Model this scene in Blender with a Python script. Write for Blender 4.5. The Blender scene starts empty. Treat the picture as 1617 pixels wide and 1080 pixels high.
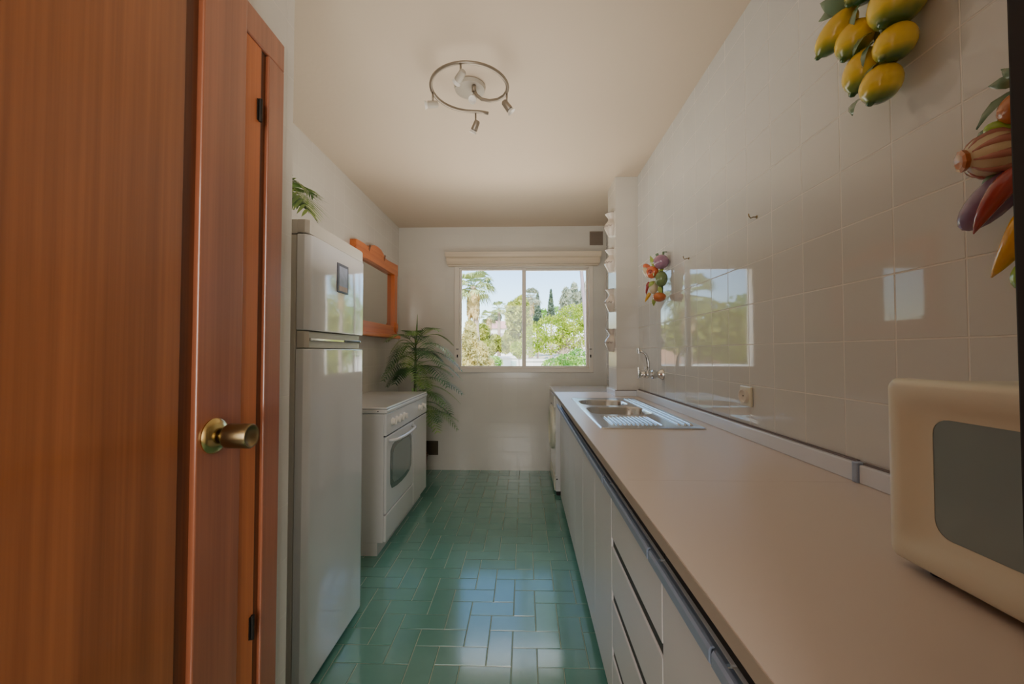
import bpy, bmesh, math, random
from math import pi, sin, cos, radians
from mathutils import Vector, Matrix, Quaternion

rng = random.Random(7)
scene = bpy.context.scene
COL = scene.collection

# ------------------------------------------------------------------ helpers
def V(*a): return Vector(a)

def box(bm, x0, y0, z0, x1, y1, z1, bev=0.0, seg=2):
    vs = [bm.verts.new(p) for p in ((x0,y0,z0),(x1,y0,z0),(x1,y1,z0),(x0,y1,z0),(x0,y0,z1),(x1,y0,z1),(x1,y1,z1),(x0,y1,z1))]
    fs = [bm.faces.new([vs[i] for i in f]) for f in ((0,3,2,1),(4,5,6,7),(0,1,5,4),(1,2,6,5),(2,3,7,6),(3,0,4,7))]
    if bev > 0:
        es = list({e for f in fs for e in f.edges})
        bmesh.ops.bevel(bm, geom=es, offset=bev, segments=seg, affect='EDGES', profile=0.5)

def frame_from(d):
    d = d.normalized()
    a = V(0,0,1) if abs(d.z) < 0.9 else V(1,0,0)
    u = d.cross(a).normalized(); w = d.cross(u).normalized()
    return u, w

def tube(bm, pts, r, n=10, caps=True, closed=False):
    pts = [Vector(p) for p in pts]
    rs = r if isinstance(r, (list, tuple)) else [r]*len(pts)
    rings = []
    u = None
    for i, p in enumerate(pts):
        if i == 0: d = pts[1]-pts[0]
        elif i == len(pts)-1: d = pts[-1]-pts[-2]
        else: d = (pts[i+1]-pts[i-1])
        d = d.normalized()
        if u is None: u, w = frame_from(d)
        else:
            u = (u - d*u.dot(d)).normalized(); w = d.cross(u).normalized()
        rings.append([bm.verts.new(p + (u*cos(2*pi*k/n) + w*sin(2*pi*k/n))*rs[i]) for k in range(n)])
    for a, b in zip(rings, rings[1:]):
        for k in range(n):
            bm.faces.new((a[k], a[(k+1)%n], b[(k+1)%n], b[k]))
    if caps:
        bm.faces.new(rings[0][::-1]); bm.faces.new(rings[-1])

def lathe(bm, origin, axis, prof, n=24, a0=0.0, a1=2*pi, ref=None):
    """prof: list of (r, h) along axis"""
    origin = Vector(origin); axis = Vector(axis).normalized()
    if ref is None: u, w = frame_from(axis)
    else:
        u = Vector(ref).normalized(); w = axis.cross(u).normalized()
    full = abs(a1-a0-2*pi) < 1e-6
    m = n if full else n+1
    rings = []
    for r, h in prof:
        if r < 1e-6: rings.append([bm.verts.new(origin+axis*h)])
        else: rings.append([bm.verts.new(origin + axis*h + (u*cos(a0+(a1-a0)*k/n)+w*sin(a0+(a1-a0)*k/n))*r) for k in range(m)])
    for a, b in zip(rings, rings[1:]):
        for k in range(n):
            k2 = (k+1) % m
            if len(a) == 1 and len(b) == 1: continue
            if len(a) == 1: bm.faces.new((a[0], b[k2], b[k]))
            elif len(b) == 1: bm.faces.new((a[k], a[k2], b[0]))
            else: bm.faces.new((a[k], a[k2], b[k2], b[k]))

def ellipsoid(bm, c, axis, rl, rs, tip=0.0, n=16, m=10, bend=0.0):
    """egg shape along axis with optional nipple"""
    prof = []
    for i in range(m+1):
        t = pi*i/m
        h = -cos(t)*rl; r = sin(t)*rs
        prof.append((max(r, 0.0), h))
    if tip > 0:
        prof = prof[:-1] + [(rs*0.22, rl*1.0), (rs*0.16, rl*1.0+tip*0.7), (0, rl*1.0+tip)]
    lathe(bm, c, axis, prof, n)

def prism(bm, pts, d):
    """closed planar outline pts (Vectors), extruded by vector d"""
    a = [bm.verts.new(p) for p in pts]; b = [bm.verts.new(Vector(p)+Vector(d)) for p in pts]
    n = len(pts)
    bm.faces.new(a[::-1]); bm.faces.new(b)
    for k in range(n): bm.faces.new((a[k], a[(k+1)%n], b[(k+1)%n], b[k]))

def rrect(u0, v0, u1, v1, r, n=6):
    out = []
    for (cx, cy, a) in ((u1-r, v1-r, 0), (u0+r, v1-r, 90), (u0+r, v0+r, 180), (u1-r, v0+r, 270)):
        for k in range(n+1):
            t = radians(a + 90*k/n); out.append((cx+r*cos(t), cy+r*sin(t)))
    return out

def world_loc(o):
    p = Vector((0,0,0))
    while o: p += o.location; o = o.parent
    return p

def obj(name, bm, mat, parent=None, smooth=False, rot=None):
    bmesh.ops.recalc_face_normals(bm, faces=bm.faces[:])
    me = bpy.data.meshes.new(name)
    if parent is not None:
        off = world_loc(parent)
        bmesh.ops.translate(bm, verts=bm.verts[:], vec=-off)
    bm.to_mesh(me); bm.free()
    if smooth:
        for p in me.polygons: p.use_smooth = True
        if smooth == 'auto':
            for p in me.polygons: p.use_smooth = True
            me.set_sharp_from_angle(angle=radians(35))
    o = bpy.data.objects.new(name, me)
    mats = mat if isinstance(mat, (list, tuple)) else [mat]
    for m in mats: me.materials.append(m)
    COL.objects.link(o)
    if parent is not None: o.parent = parent
    return o

def NB(): return bmesh.new()

def thing(name, label, cat, loc=(0,0,0), group=None, kind=None):
    o = bpy.data.objects.new(name, None); COL.objects.link(o)
    o.empty_display_size = 0.1
    o.location = loc; o['label'] = label; o['category'] = cat
    if group: o['group'] = group
    if kind: o['kind'] = kind
    return o

def tag(o, label, cat, group=None, kind=None):
    o['label'] = label; o['category'] = cat
    if group: o['group'] = group
    if kind: o['kind'] = kind
    return o

def struct(name, bm=None, mat=None, label=None, cat=None, smooth=False, loc=(0,0,0)):
    if bm is None:
        o = bpy.data.objects.new(name, None); COL.objects.link(o); o.location = loc
    else: o = obj(name, bm, mat, None, smooth)
    o['kind'] = 'structure'
    if label: o['label'] = label
    if cat: o['category'] = cat
    return o

# ------------------------------------------------------------------ materials
def s2l(c):
    out = []
    for v in c:
        v = v/255.0
        out.append(v/12.92 if v <= 0.04045 else ((v+0.055)/1.055)**2.4)
    return tuple(out)+(1.0,)

def base_mat(name, col, rough=0.5, metal=0.0, coat=0.0, spec=0.5, var=0.04, scale=6.0, bump=0.0, bscale=80.0, stretch=(1,1,1), coat_rough=0.05):
    m = bpy.data.materials.new(name); m.use_nodes = True
    nt = m.node_tree; b = nt.nodes['Principled BSDF']
    c = s2l(col)
    b.inputs['Roughness'].default_value = rough
    b.inputs['Metallic'].default_value = metal
    b.inputs['Coat Weight'].default_value = coat
    b.inputs['Coat Roughness'].default_value = coat_rough
    b.inputs['Specular IOR Level'].default_value = spec
    tc = nt.nodes.new('ShaderNodeTexCoord'); mp = nt.nodes.new('ShaderNodeMapping')
    mp.inputs['Scale'].default_value = stretch
    nt.links.new(tc.outputs['Object'], mp.inputs[0])
    no = nt.nodes.new('ShaderNodeTexNoise'); no.inputs['Scale'].default_value = scale; no.inputs['Detail'].default_value = 3
    nt.links.new(mp.outputs[0], no.inputs[0])
    mx = nt.nodes.new('ShaderNodeMix'); mx.data_type = 'RGBA'
    lo = tuple(max(0, x*(1-var)) for x in c[:3])+(1,); hi = tuple(min(1, x*(1+var)) for x in c[:3])+(1,)
    mx.inputs[6].default_value = lo; mx.inputs[7].default_value = hi
    nt.links.new(no.outputs['Fac'], mx.inputs[0]); nt.links.new(mx.outputs[2], b.inputs['Base Color'])
    if bump > 0:
        n2 = nt.nodes.new('ShaderNodeTexNoise'); n2.inputs['Scale'].default_value = bscale
        nt.links.new(mp.outputs[0], n2.inputs[0])
        bp = nt.nodes.new('ShaderNodeBump'); bp.inputs['Strength'].default_value = bump; bp.inputs['Distance'].default_value = 0.01
        nt.links.new(n2.outputs['Fac'], bp.inputs['Height']); nt.links.new(bp.outputs[0], b.inputs['Normal'])
    return m

def wood_mat(name, c1, c2, rough=0.35, coat=0.3, axis='z', coat_rough=0.15, scale=1.0):
    m = bpy.data.materials.new(name); m.use_nodes = True
    nt = m.node_tree; b = nt.nodes['Principled BSDF']
    tc = nt.nodes.new('ShaderNodeTexCoord'); mp = nt.nodes.new('ShaderNodeMapping')
    s = {'z': (22, 22, 0.7), 'y': (22, 0.7, 22), 'x': (0.7, 22, 22)}[axis]
    mp.inputs['Scale'].default_value = tuple(q*scale for q in s)
    nt.links.new(tc.outputs['Object'], mp.inputs[0])
    no = nt.nodes.new('ShaderNodeTexNoise'); no.inputs['Scale'].default_value = 1.0; no.inputs['Detail'].default_value = 5; no.inputs['Roughness'].default_value = 0.6
    nt.links.new(mp.outputs[0], no.inputs[0])
    mp2 = nt.nodes.new('ShaderNodeMapping'); mp2.inputs['Scale'].default_value = tuple(q*7 if q > 5 else q*1.5 for q in mp.inputs['Scale'].default_value)
    nt.links.new(tc.outputs['Object'], mp2.inputs[0])
    n2 = nt.nodes.new('ShaderNodeTexNoise'); n2.inputs['Scale'].default_value = 1.0; n2.inputs['Detail'].default_value = 4
    nt.links.new(mp2.outputs[0], n2.inputs[0])
    ad = nt.nodes.new('ShaderNodeMath'); ad.operation = 'MULTIPLY_ADD'; ad.inputs[1].default_value = 0.45
    nt.links.new(n2.outputs['Fac'], ad.inputs[0]); nt.links.new(no.outputs['Fac'], ad.inputs[2])
    cr = nt.nodes.new('ShaderNodeValToRGB')
    cr.color_ramp.elements[0].position = 0.45; cr.color_ramp.elements[0].color = s2l(c1)
    cr.color_ramp.elements[1].position = 0.98; cr.color_ramp.elements[1].color = s2l(c2)
    nt.links.new(ad.outputs[0], cr.inputs[0]); nt.links.new(cr.outputs[0], b.inputs['Base Color'])
    b.inputs['Roughness'].default_value = rough; b.inputs['Coat Weight'].default_value = coat; b.inputs['Coat Roughness'].default_value = coat_rough
    return m

def tile_mat(name, plane, u0, z0, col, grout, rough=0.06, bump=0.5, mort=0.0016, spec=0.5, wav=0.05):
    """square 15 cm glazed wall tiles; plane 'x' -> wall whose surface is a constant-x plane"""
    m = bpy.data.materials.new(name); m.use_nodes = True
    nt = m.node_tree; b = nt.nodes['Principled BSDF']
    tc = nt.nodes.new('ShaderNodeTexCoord'); sp = nt.nodes.new('ShaderNodeSeparateXYZ'); cb = nt.nodes.new('ShaderNodeCombineXYZ')
    nt.links.new(tc.outputs['Object'], sp.inputs[0])
    au = nt.nodes.new('ShaderNodeMath'); au.operation = 'ADD'; au.inputs[1].default_value = 15.0 - u0
    av = nt.nodes.new('ShaderNodeMath'); av.operation = 'ADD'; av.inputs[1].default_value = 15.0 - z0
    nt.links.new(sp.outputs['Y' if plane == 'x' else 'X'], au.inputs[0]); nt.links.new(sp.outputs['Z'], av.inputs[0])
    nt.links.new(au.outputs[0], cb.inputs[0]); nt.links.new(av.outputs[0], cb.inputs[1])
    br = nt.nodes.new('ShaderNodeTexBrick'); br.offset = 0; br.squash = 1
    br.inputs['Scale'].default_value = 1; br.inputs['Brick Width'].default_value = 0.15; br.inputs['Row Height'].default_value = 0.15
    br.inputs['Mortar Size'].default_value = mort; br.inputs['Mortar Smooth'].default_value = 0.4; br.inputs['Bias'].default_value = 0
    c = s2l(col); c2 = tuple(x*0.97 for x in c[:3])+(1,)
    br.inputs['Color1'].default_value = c; br.inputs['Color2'].default_value = c2; br.inputs['Mortar'].default_value = s2l(grout)
    nt.links.new(cb.outputs[0], br.inputs['Vector']); nt.links.new(br.outputs['Color'], b.inputs['Base Color'])
    mr = nt.nodes.new('ShaderNodeMapRange'); mr.inputs['To Min'].default_value = rough; mr.inputs['To Max'].default_value = 0.6
    nt.links.new(br.outputs['Fac'], mr.inputs[0]); nt.links.new(mr.outputs[0], b.inputs['Roughness'])
    inv = nt.nodes.new('ShaderNodeMath'); inv.operation = 'SUBTRACT'; inv.inputs[0].default_value = 1
    nt.links.new(br.outputs['Fac'], inv.inputs[1])
    no = nt.nodes.new('ShaderNodeTexNoise'); no.inputs['Scale'].default_value = 9; nt.links.new(cb.outputs[0], no.inputs[0])
    ma = nt.nodes.new('ShaderNodeMath'); ma.operation = 'MULTIPLY_ADD'; ma.inputs[1].default_value = wav
    nt.links.new(no.outputs['Fac'], ma.inputs[0]); nt.links.new(inv.outputs[0], ma.inputs[2])
    bp = nt.nodes.new('ShaderNodeBump'); bp.inputs['Strength'].default_value = bump; bp.inputs['Distance'].default_value = 0.002
    nt.links.new(ma.outputs[0], bp.inputs['Height']); nt.links.new(bp.outputs[0], b.inputs['Normal'])
    b.inputs['Specular IOR Level'].default_value = spec
    return m

def leaf_mat(name, c1, c2, rough=0.5, scale=9.0, trans=0.0):
    m = bpy.data.materials.new(name); m.use_nodes = True
    nt = m.node_tree; b = nt.nodes['Principled BSDF']
    tc = nt.nodes.new('ShaderNodeTexCoord')
    no = nt.nodes.new('ShaderNodeTexNoise'); no.inputs['Scale'].default_value = scale; no.inputs['Detail'].default_value = 2
    nt.links.new(tc.outputs['Object'], no.inputs[0])
    cr = nt.nodes.new('ShaderNodeValToRGB')
    cr.color_ramp.elements[0].position = 0.35; cr.color_ramp.elements[0].color = s2l(c1)
    cr.color_ramp.elements[1].position = 0.65; cr.color_ramp.elements[1].color = s2l(c2)
    nt.links.new(no.outputs['Fac'], cr.inputs[0]); nt.links.new(cr.outputs[0], b.inputs['Base Color'])
    b.inputs['Roughness'].default_value = rough
    if trans > 0:
        tr = nt.nodes.new('ShaderNodeBsdfTranslucent'); mx = nt.nodes.new('ShaderNodeMixShader'); mx.inputs[0].default_value = trans
        nt.links.new(cr.outputs[0], tr.inputs[0]); nt.links.new(b.outputs[0], mx.inputs[1]); nt.links.new(tr.outputs[0], mx.inputs[2])
        nt.links.new(mx.outputs[0], nt.nodes['Material Output'].inputs['Surface'])
    return m

M = {}
WALLC = (214, 206, 194); GROUT = (186, 178, 165)
M['tile_right'] = tile_mat('glazed_tile_right', 'x', 0.792, 1.238, (206,208,206), (222,220,214), rough=0.035, bump=0.75, mort=0.0022, wav=0.04)
M['tile_back'] = tile_mat('glazed_tile_back', 'y', 0.675, 1.238, (213,210,202), (206,202,193), rough=0.16, bump=0.3, wav=0.1)
M['tile_left'] = tile_mat('glazed_tile_left', 'x', 0.942, 1.238, (210,206,198), (203,198,189), rough=0.2, bump=0.25, wav=0.1)
M['plaster'] = base_mat('ceiling_plaster', (207,191,170), rough=0.8, var=0.02, scale=2.5, bump=0.08, bscale=30)
M['floor_tile'] = base_mat('green_floor_tile', (94,146,134), rough=0.15, var=0.14, scale=7, bump=0.03, bscale=40, spec=0.7, coat=0.45, coat_rough=0.13)
M['grout'] = base_mat('floor_grout', (158,174,154), rough=0.7, var=0.1)
M['wood'] = wood_mat('varnished_brown_wood', (128,72,36), (172,102,56), rough=0.36, coat=0.5, coat_rough=0.12)
M['wood_stile'] = wood_mat('varnished_stile_wood', (138,80,54), (176,106,74), rough=0.30, coat=0.7, coat_rough=0.16)
M['wood_orange'] = wood_mat('orange_brown_wood', (178,92,44), (208,122,66), rough=0.45, coat=0.2)
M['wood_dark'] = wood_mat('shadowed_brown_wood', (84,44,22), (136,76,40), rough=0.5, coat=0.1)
M['pine'] = wood_mat('orange_pine', (196,96,40), (226,132,66), rough=0.4, coat=0.3, axis='y')
M['pine_v'] = wood_mat('orange_pine_upright', (196,96,40), (226,132,66), rough=0.4, coat=0.3, axis='z')
M['brass'] = base_mat('aged_brass', (190,168,112), rough=0.24, metal=1.0, var=0.15, scale=30)
M['bronze'] = base_mat('dull_bronze', (146,128,94), rough=0.33, metal=1.0, var=0.12, scale=30)
M['black'] = base_mat('black_metal', (38,34,30), rough=0.5, metal=0.3)
M['enamel'] = base_mat('white_enamel', (216,216,216), rough=0.16, coat=0.3, var=0.01)
M['fridge'] = base_mat('fridge_enamel', (216,217,220), rough=0.07, coat=0.6, var=0.01, spec=0.8)
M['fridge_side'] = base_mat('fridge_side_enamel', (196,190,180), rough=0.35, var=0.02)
M['chrome'] = base_mat('chrome', (215,215,212), rough=0.1, metal=1.0, var=0.03)
M['nickel'] = base_mat('brushed_nickel', (150,140,126), rough=0.4, metal=0.75, var=0.03)
M['steel'] = base_mat('sink_steel', (196,198,200), rough=0.22, metal=1.0, var=0.04, scale=20)
M['jamb'] = base_mat('black_stained_wood', (16,11,8), rough=0.7, var=0.2)
M['alu'] = base_mat('grey_aluminium', (166,180,204), rough=0.42, metal=0.4, var=0.03)
M['plastic'] = base_mat('cream_plastic', (218,217,198), rough=0.33, var=0.015, coat=0.15)
M['plastic_w'] = base_mat('white_plastic', (226,222,214), rough=0.35, var=0.02)
M['darkglass'] = base_mat('dark_oven_glass', (74,92,90), rough=0.08, coat=0.5, var=0.05)
M['mwglass'] = base_mat('microwave_window', (130,148,150), rough=0.3, coat=0.4, var=0.04)
M['laminate'] = base_mat('beige_worktop_laminate', (214,201,190), rough=0.3, var=0.03, scale=1.5)
M['cab'] = base_mat('cabinet_laminate', (226,225,226), rough=0.35, var=0.015)
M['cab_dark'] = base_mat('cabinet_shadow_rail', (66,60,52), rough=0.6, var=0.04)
M['edge'] = base_mat('worktop_edging', (170,158,142), rough=0.5, var=0.04)
M['rubber'] = base_mat('dark_rubber', (44,42,40), rough=0.7)
M['upstand'] = base_mat('pale_grey_upstand', (216,222,232), rough=0.2, var=0.02)
M['mortar_line'] = base_mat('grey_sealant', (118,108,108), rough=0.7)
M['terracotta'] = base_mat('brown_pot', (96,66,44), rough=0.6, var=0.1)
M['vent'] = base_mat('taupe_vent', (132,118,104), rough=0.6, var=0.05)
M['vent_dark'] = base_mat('brown_vent', (82,70,50), rough=0.6, var=0.05)
M['alum_white'] = base_mat('white_window_frame', (222,214,202), rough=0.35, var=0.02)
M['pelmet'] = wood_mat('cream_pelmet_wood', (196,180,156), (222,206,182), rough=0.5, coat=0.1, axis='x')
M['soil'] = base_mat('soil', (60,44,32), rough=0.9, var=0.2)
M['palm_leaf'] = leaf_mat('artificial_palm_leaf', (74,112,64), (132,170,98), scale=7, trans=0.15)
M['palm_leaf2'] = leaf_mat('artificial_palm_leaf_light', (84,124,58), (150,178,92), scale=9, trans=0.2)
M['palm_dark'] = leaf_mat('artificial_palm_leaf_dark', (50,86,60), (100,140,94), scale=7, trans=0.1)
M['stem'] = base_mat('palm_stem', (88,104,66), rough=0.6, var=0.2, scale=30)
M['spot_white'] = base_mat('grey_white_spot_enamel', (176,168,154), rough=0.5)
M['ceramic'] = base_mat('white_glazed_ceramic', (212,202,190), rough=0.25, coat=0.3, var=0.03)
M['ceramic_line'] = base_mat('brown_ceramic_glaze', (120,102,92), rough=0.4)

def glass_mat():
    m = bpy.data.materials.new('clear_window_glass'); m.use_nodes = True
    nt = m.node_tree; nt.nodes.remove(nt.nodes['Principled BSDF'])
    tr = nt.nodes.new('ShaderNodeBsdfTransparent'); gl = nt.nodes.new('ShaderNodeBsdfGlossy'); gl.inputs['Roughness'].default_value = 0.02
    tr.inputs[0].default_value = (0.97,0.98,0.98,1)
    fr = nt.nodes.new('ShaderNodeFresnel'); fr.inputs[0].default_value = 1.35
    mx = nt.nodes.new('ShaderNodeMixShader')
    nt.links.new(fr.outputs[0], mx.inputs[0]); nt.links.new(tr.outputs[0], mx.inputs[1]); nt.links.new(gl.outputs[0], mx.inputs[2])
    nt.links.new(mx.outputs[0], nt.nodes['Material Output'].inputs['Surface'])
    return m
M['glass'] = glass_mat()
M['mirror'] = base_mat('mirror_silver', (205,204,196), rough=0.02, metal=1.0, var=0.0)

# ------------------------------------------------------------------ room shell
YB = 4.176; XR = 0.84; XL = -1.312; HC = 2.512; HW = 0.888
YF = -1.6                                     # wall behind the camera

# floor: herringbone of 10 x 20 cm glazed tiles
bm = NB()
box(bm, -1.45, YF-0.1, -0.05, 1.6, YB+0.1, -0.0025)
nb0 = len(bm.faces)
g = 0.1; ox, oy = -0.0505, 0.69; gp = 0.0017
fr = random.Random(3)
def ftile(x0, y0, x1, y1):
    x0 += gp; y0 += gp; x1 -= gp; y1 -= gp
    b_ = 0.0014
    tx = fr.uniform(-1,1)*0.0003; ty = fr.uniform(-1,1)*0.0003
    cx, cy = (x0+x1)/2, (y0+y1)/2
    def zz(x, y): return (x-cx)/0.1*tx + (y-cy)/0.1*ty
    lo = [bm.verts.new((x, y, -0.002)) for x, y in ((x0,y0),(x1,y0),(x1,y1),(x0,y1))]
    hi = [bm.verts.new((x, y, zz(x,y))) for x, y in ((x0+b_,y0+b_),(x1-b_,y0+b_),(x1-b_,y1-b_),(x0+b_,y1-b_))]
    f = bm.faces.new(hi); f.material_index = 1
    for k in range(4):
        f = bm.faces.new((lo[k], lo[(k+1)%4], hi[(k+1)%4], hi[k])); f.material_index = 1
for i in range(-16, 18):
    for j in range(-26, 38):
        x = ox+i*g; y = oy+j*g
        if x < -1.6 or x > 1.5 or y < YF-0.1 or y > YB+0.15: continue
        d = (i+j+2) % 4
        if d == 0: ftile(x, y, x+2*g, y+g)
        elif d == 3: ftile(x, y-g, x+g, y+g)
for f in bm.faces:
    pass
struct('floor', bm, [M['grout'], M['floor_tile']], 'green glazed floor tiles laid in a herringbone pattern', 'floor')

bm = NB(); box(bm, -1.45, YF-0.1, HC, 1.6, YB+0.25, HC+0.1)
struct('ceiling', bm, M['plaster'], 'plain cream plaster ceiling', 'ceiling')

# back wall with the window opening
WX0, WX1, WZ0, WZ1 = -0.70, 0.685, 1.025, 2.105
bm = NB()
box(bm, -1.45, YB, -0.05, WX0, YB+0.22, HC)
box(bm, WX1, YB, -0.05, 1.6, YB+0.22, HC)
box(bm, WX0, YB, -0.05, WX1, YB+0.22, WZ0)
box(bm, WX0, YB, WZ1, WX1, YB+0.22, HC)
struct('wall_back', bm, M['tile_back'], 'pale tiled back wall around the window', 'wall')
bm = NB(); box(bm, XR, 0.16, -0.05, XR+0.12, YB, HC)
struct('wall_right', bm, M['tile_right'], 'glossy white tiled wall above the worktop', 'wall')
bm = NB(); box(bm, XL-0.12, 1.126, -0.05, XL, YB, HC)
struct('wall_left', bm, M['tile_left'], 'cream wall behind the fridge and stove', 'wall')
# door wall: block whose end returns beside the fridge
bm = NB(); box(bm, -1.43, YF, -0.05, -0.662, 1.126, HC)
struct('wall_entry', bm, M['tile_left'], 'cream tiled wall end beside the brown door', 'wall')
bm = NB(); box(bm, -1.45, YF-0.12, -0.05, 1.6, YF, HC)
struct('wall_front', bm, M['plaster'])
bm = NB(); box(bm, 0.335, YF, -0.05, 0.96, 0.155, HC)
struct('wall_hall', bm, M['plaster'])
bm = NB(); box(bm, 0.677, 3.003, -0.05, XR, 3.272, HC)
struct('wall_pillar', bm, M['tile_back'], 'square tiled pillar standing on the worktop corner', 'pillar')
# dark door jamb just right of the camera
bm = NB()
box(bm, 0.1905, 0.02, 0.0, 0.335, 0.163, HC-0.35, bev=0.001)
box(bm, 0.18, -0.02, 0.0, 0.335, 0.03, HC-0.35, bev=0.001)
struct('trim_1', bm, M['jamb'], 'dark door jamb along the right edge', 'door jamb')

# ------------------------------------------------------------------ window
win = struct('window_1', loc=(0, YB, WZ0), label='white aluminium sliding window with two panes', cat='window')
bm = NB()
yo, yi = YB-0.012, YB+0.10
FW = 0.035
box(bm, WX0-0.024, yo, WZ0-0.024, WX0+0.026, yi, WZ1+0.014, bev=0.003)
box(bm, WX1-0.022, yo, WZ0-0.024, WX1+0.022, yi, WZ1+0.014, bev=0.003)
box(bm, WX0+0.026, yo, WZ1-0.022, WX1-0.022, yi, WZ1+0.014, bev=0.003)
box(bm, WX0+0.026, yo, WZ0-0.024, WX1-0.022, yi, WZ0+0.018, bev=0.003)
obj('window_frame', bm, M['alum_white'], win)
def sash(x0, x1, y0):
    bm = NB(); w = 0.022; wl = 0.040 if x0 > -0.1 else w; wr = 0.040 if x1 < 0.1 else w
    box(bm, x0, y0, WZ0+0.018, x0+wl, y0+0.028, WZ1-0.022, bev=0.002)
    box(bm, x1-wr, y0, WZ0+0.018, x1, y0+0.028, WZ1-0.022, bev=0.002)
    box(bm, x0+wl, y0, WZ1-0.044, x1-wr, y0+0.028, WZ1-0.022, bev=0.002)
    box(bm, x0+wl, y0, WZ0+0.018, x1-wr, y0+0.028, WZ0+0.042, bev=0.002)
    s = obj('window_sash', bm, M['alum_white'], win)
    bm = NB(); box(bm, x0+wl, y0+0.012, WZ0+0.042, x1-wr, y0+0.016, WZ1-0.044)
    obj('pane', bm, M['glass'], s)
sash(WX0+0.026, 0.018, YB+0.012)
sash(-0.024, WX1-0.022, YB+0.045)
for x in (-0.690, 0.676):
    bm = NB(); box(bm, x-0.006, yo-0.01, 1.155, x+0.006, yo, 1.185, bev=0.002); box(bm, x-0.012, yo-0.012, 1.238, x+0.012, yo, 1.245)
    obj('latch', bm, M['black'], win)
# pelmet (curtain board) over the window
pm = NB()
prof = [(0.0,2.095),(0.045,2.095),(0.05,2.108),(0.075,2.112),(0.085,2.135),(0.085,2.165),(0.105,2.178),(0.115,2.205),(0.12,2.222),(0.0,2.222)]
a = [pm.verts.new((-0.775-(p[0]*0.25), YB-p[0], p[1])) for p in prof]; b = [pm.verts.new((0.745+(p[0]*0.25), YB-p[0], p[1])) for p in prof]
pm.faces.new(a[::-1]); pm.faces.new(b)
for k in range(len(prof)): pm.faces.new((a[k], a[(k+1)%len(prof)], b[(k+1)%len(prof)], b[k]))
tag(obj('window_pelmet', pm, M['pelmet']), 'cream moulded wooden pelmet fixed above the window', 'pelmet')

# ------------------------------------------------------------------ vents on the back wall
def vent(x0, z0, x1, z1, mat, label):
    t = thing('wall_vent', label, 'vent', ((x0+x1)/2, YB, z0))
    bm = NB(); t_ = 0.012
    box(bm, x0, YB-0.010, z0, x1, YB-0.001, z0+t_); box(bm, x0, YB-0.010, z1-t_, x1, YB-0.001, z1)
    box(bm, x0, YB-0.010, z0+t_, x0+t_, YB-0.001, z1-t_); box(bm, x1-t_, YB-0.010, z0+t_, x1, YB-0.001, z1-t_)
    obj('vent_frame', bm, mat, t)
    bm = NB(); n = 9
    box(bm, x0+t_, YB-0.003, z0+t_, x1-t_, YB-0.001, z1-t_)
    for k in range(n):
        z = z0+t_+(z1-z0-2*t_)*(k+0.2)/n
        box(bm, x0+t_, YB-0.008, z, x1-t_, YB-0.003, z+0.006)
    obj('grille', bm, mat, t)
vent(0.674, 2.312, 0.809, 2.452, M['vent'], 'square taupe vent grille high on the back wall right of the window')
vent(-1.033, 0.154, -0.887, 0.296, M['vent_dark'], 'square dark brown vent grille low on the back wall beside the stove')

# ------------------------------------------------------------------ brown door on the left
door = struct('door_1', loc=(-0.66, 0.5, 0), label='varnished brown wooden door with a brass knob', cat='door')
XD = -0.65
def leafbox(y0, y1, z0, z1, xf, bev=0.0, xb=-0.661):
    bm = NB(); box(bm, xb, y0, z0, xf, y1, z1, bev=bev); return bm
obj('door_casing', leafbox(0.996, 1.062, 0.0, 1.966, XD, 0.003), M['wood_stile'], door)
bm = NB(); box(bm, -0.661, 0.2, 1.966, XD, 1.062, 2.040, bev=0.003)
obj('door_header', bm, M['wood_stile'], door)
obj('door_stop', leafbox(0.905, 0.972, 0.0, 1.964, XD-0.004, 0.0), M['wood_orange'], door)
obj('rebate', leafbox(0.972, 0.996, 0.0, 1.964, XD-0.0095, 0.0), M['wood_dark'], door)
# leaf: stile, dark groove, big panel
obj('door_stile', leafbox(0.783, 0.909, 0.01, 2.075, XD+0.004, 0.003), M['wood_stile'], door)
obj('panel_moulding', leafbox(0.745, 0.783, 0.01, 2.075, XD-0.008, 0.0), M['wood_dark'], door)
pan = NB()
y = 0.745; k = 0
for w in (0.30, 0.33, 0.4, 0.4):
    box(pan, -0.661, y-w+0.0012, 0.01, XD+0.0005, y, 2.075, bev=0.0006, seg=1); y -= w
obj('door_panel', pan, M['wood'], door)
for z in (1.806, 0.553):
    bm = NB(); tube(bm, [(XD, 0.966, z-0.028), (XD, 0.966, z+0.028)], 0.0042, 10); box(bm, XD-0.004, 0.958, z-0.026, XD-0.002, 0.974, z+0.026)
    obj('hinge', bm, M['black'], door)
kx = XD+0.004; ky = 0.829; kz = 1.036
bm = NB(); lathe(bm, (kx, ky, kz), (1,0,0), [(0,0),(0.0365,0),(0.037,0.003),(0.034,0.008),(0.028,0.013),(0.02,0.017),(0.0135,0.019),(0,0.019)], 36)
rose = obj('knob_rose', bm, M['brass'], door, 'auto')
bm = NB(); lathe(bm, (kx, ky, kz), (1,0,0), [(0,0.018),(0.0115,0.018),(0.0115,0.027),(0.018,0.025),(0.0235,0.029),(0.0255,0.034),(0.0255,0.078),(0.0235,0.081),(0.0205,0.0805),(0.017,0.076),(0.008,0.072),(0,0.071)], 40)
obj('door_knob', bm, M['bronze'], door, 'auto')

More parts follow.
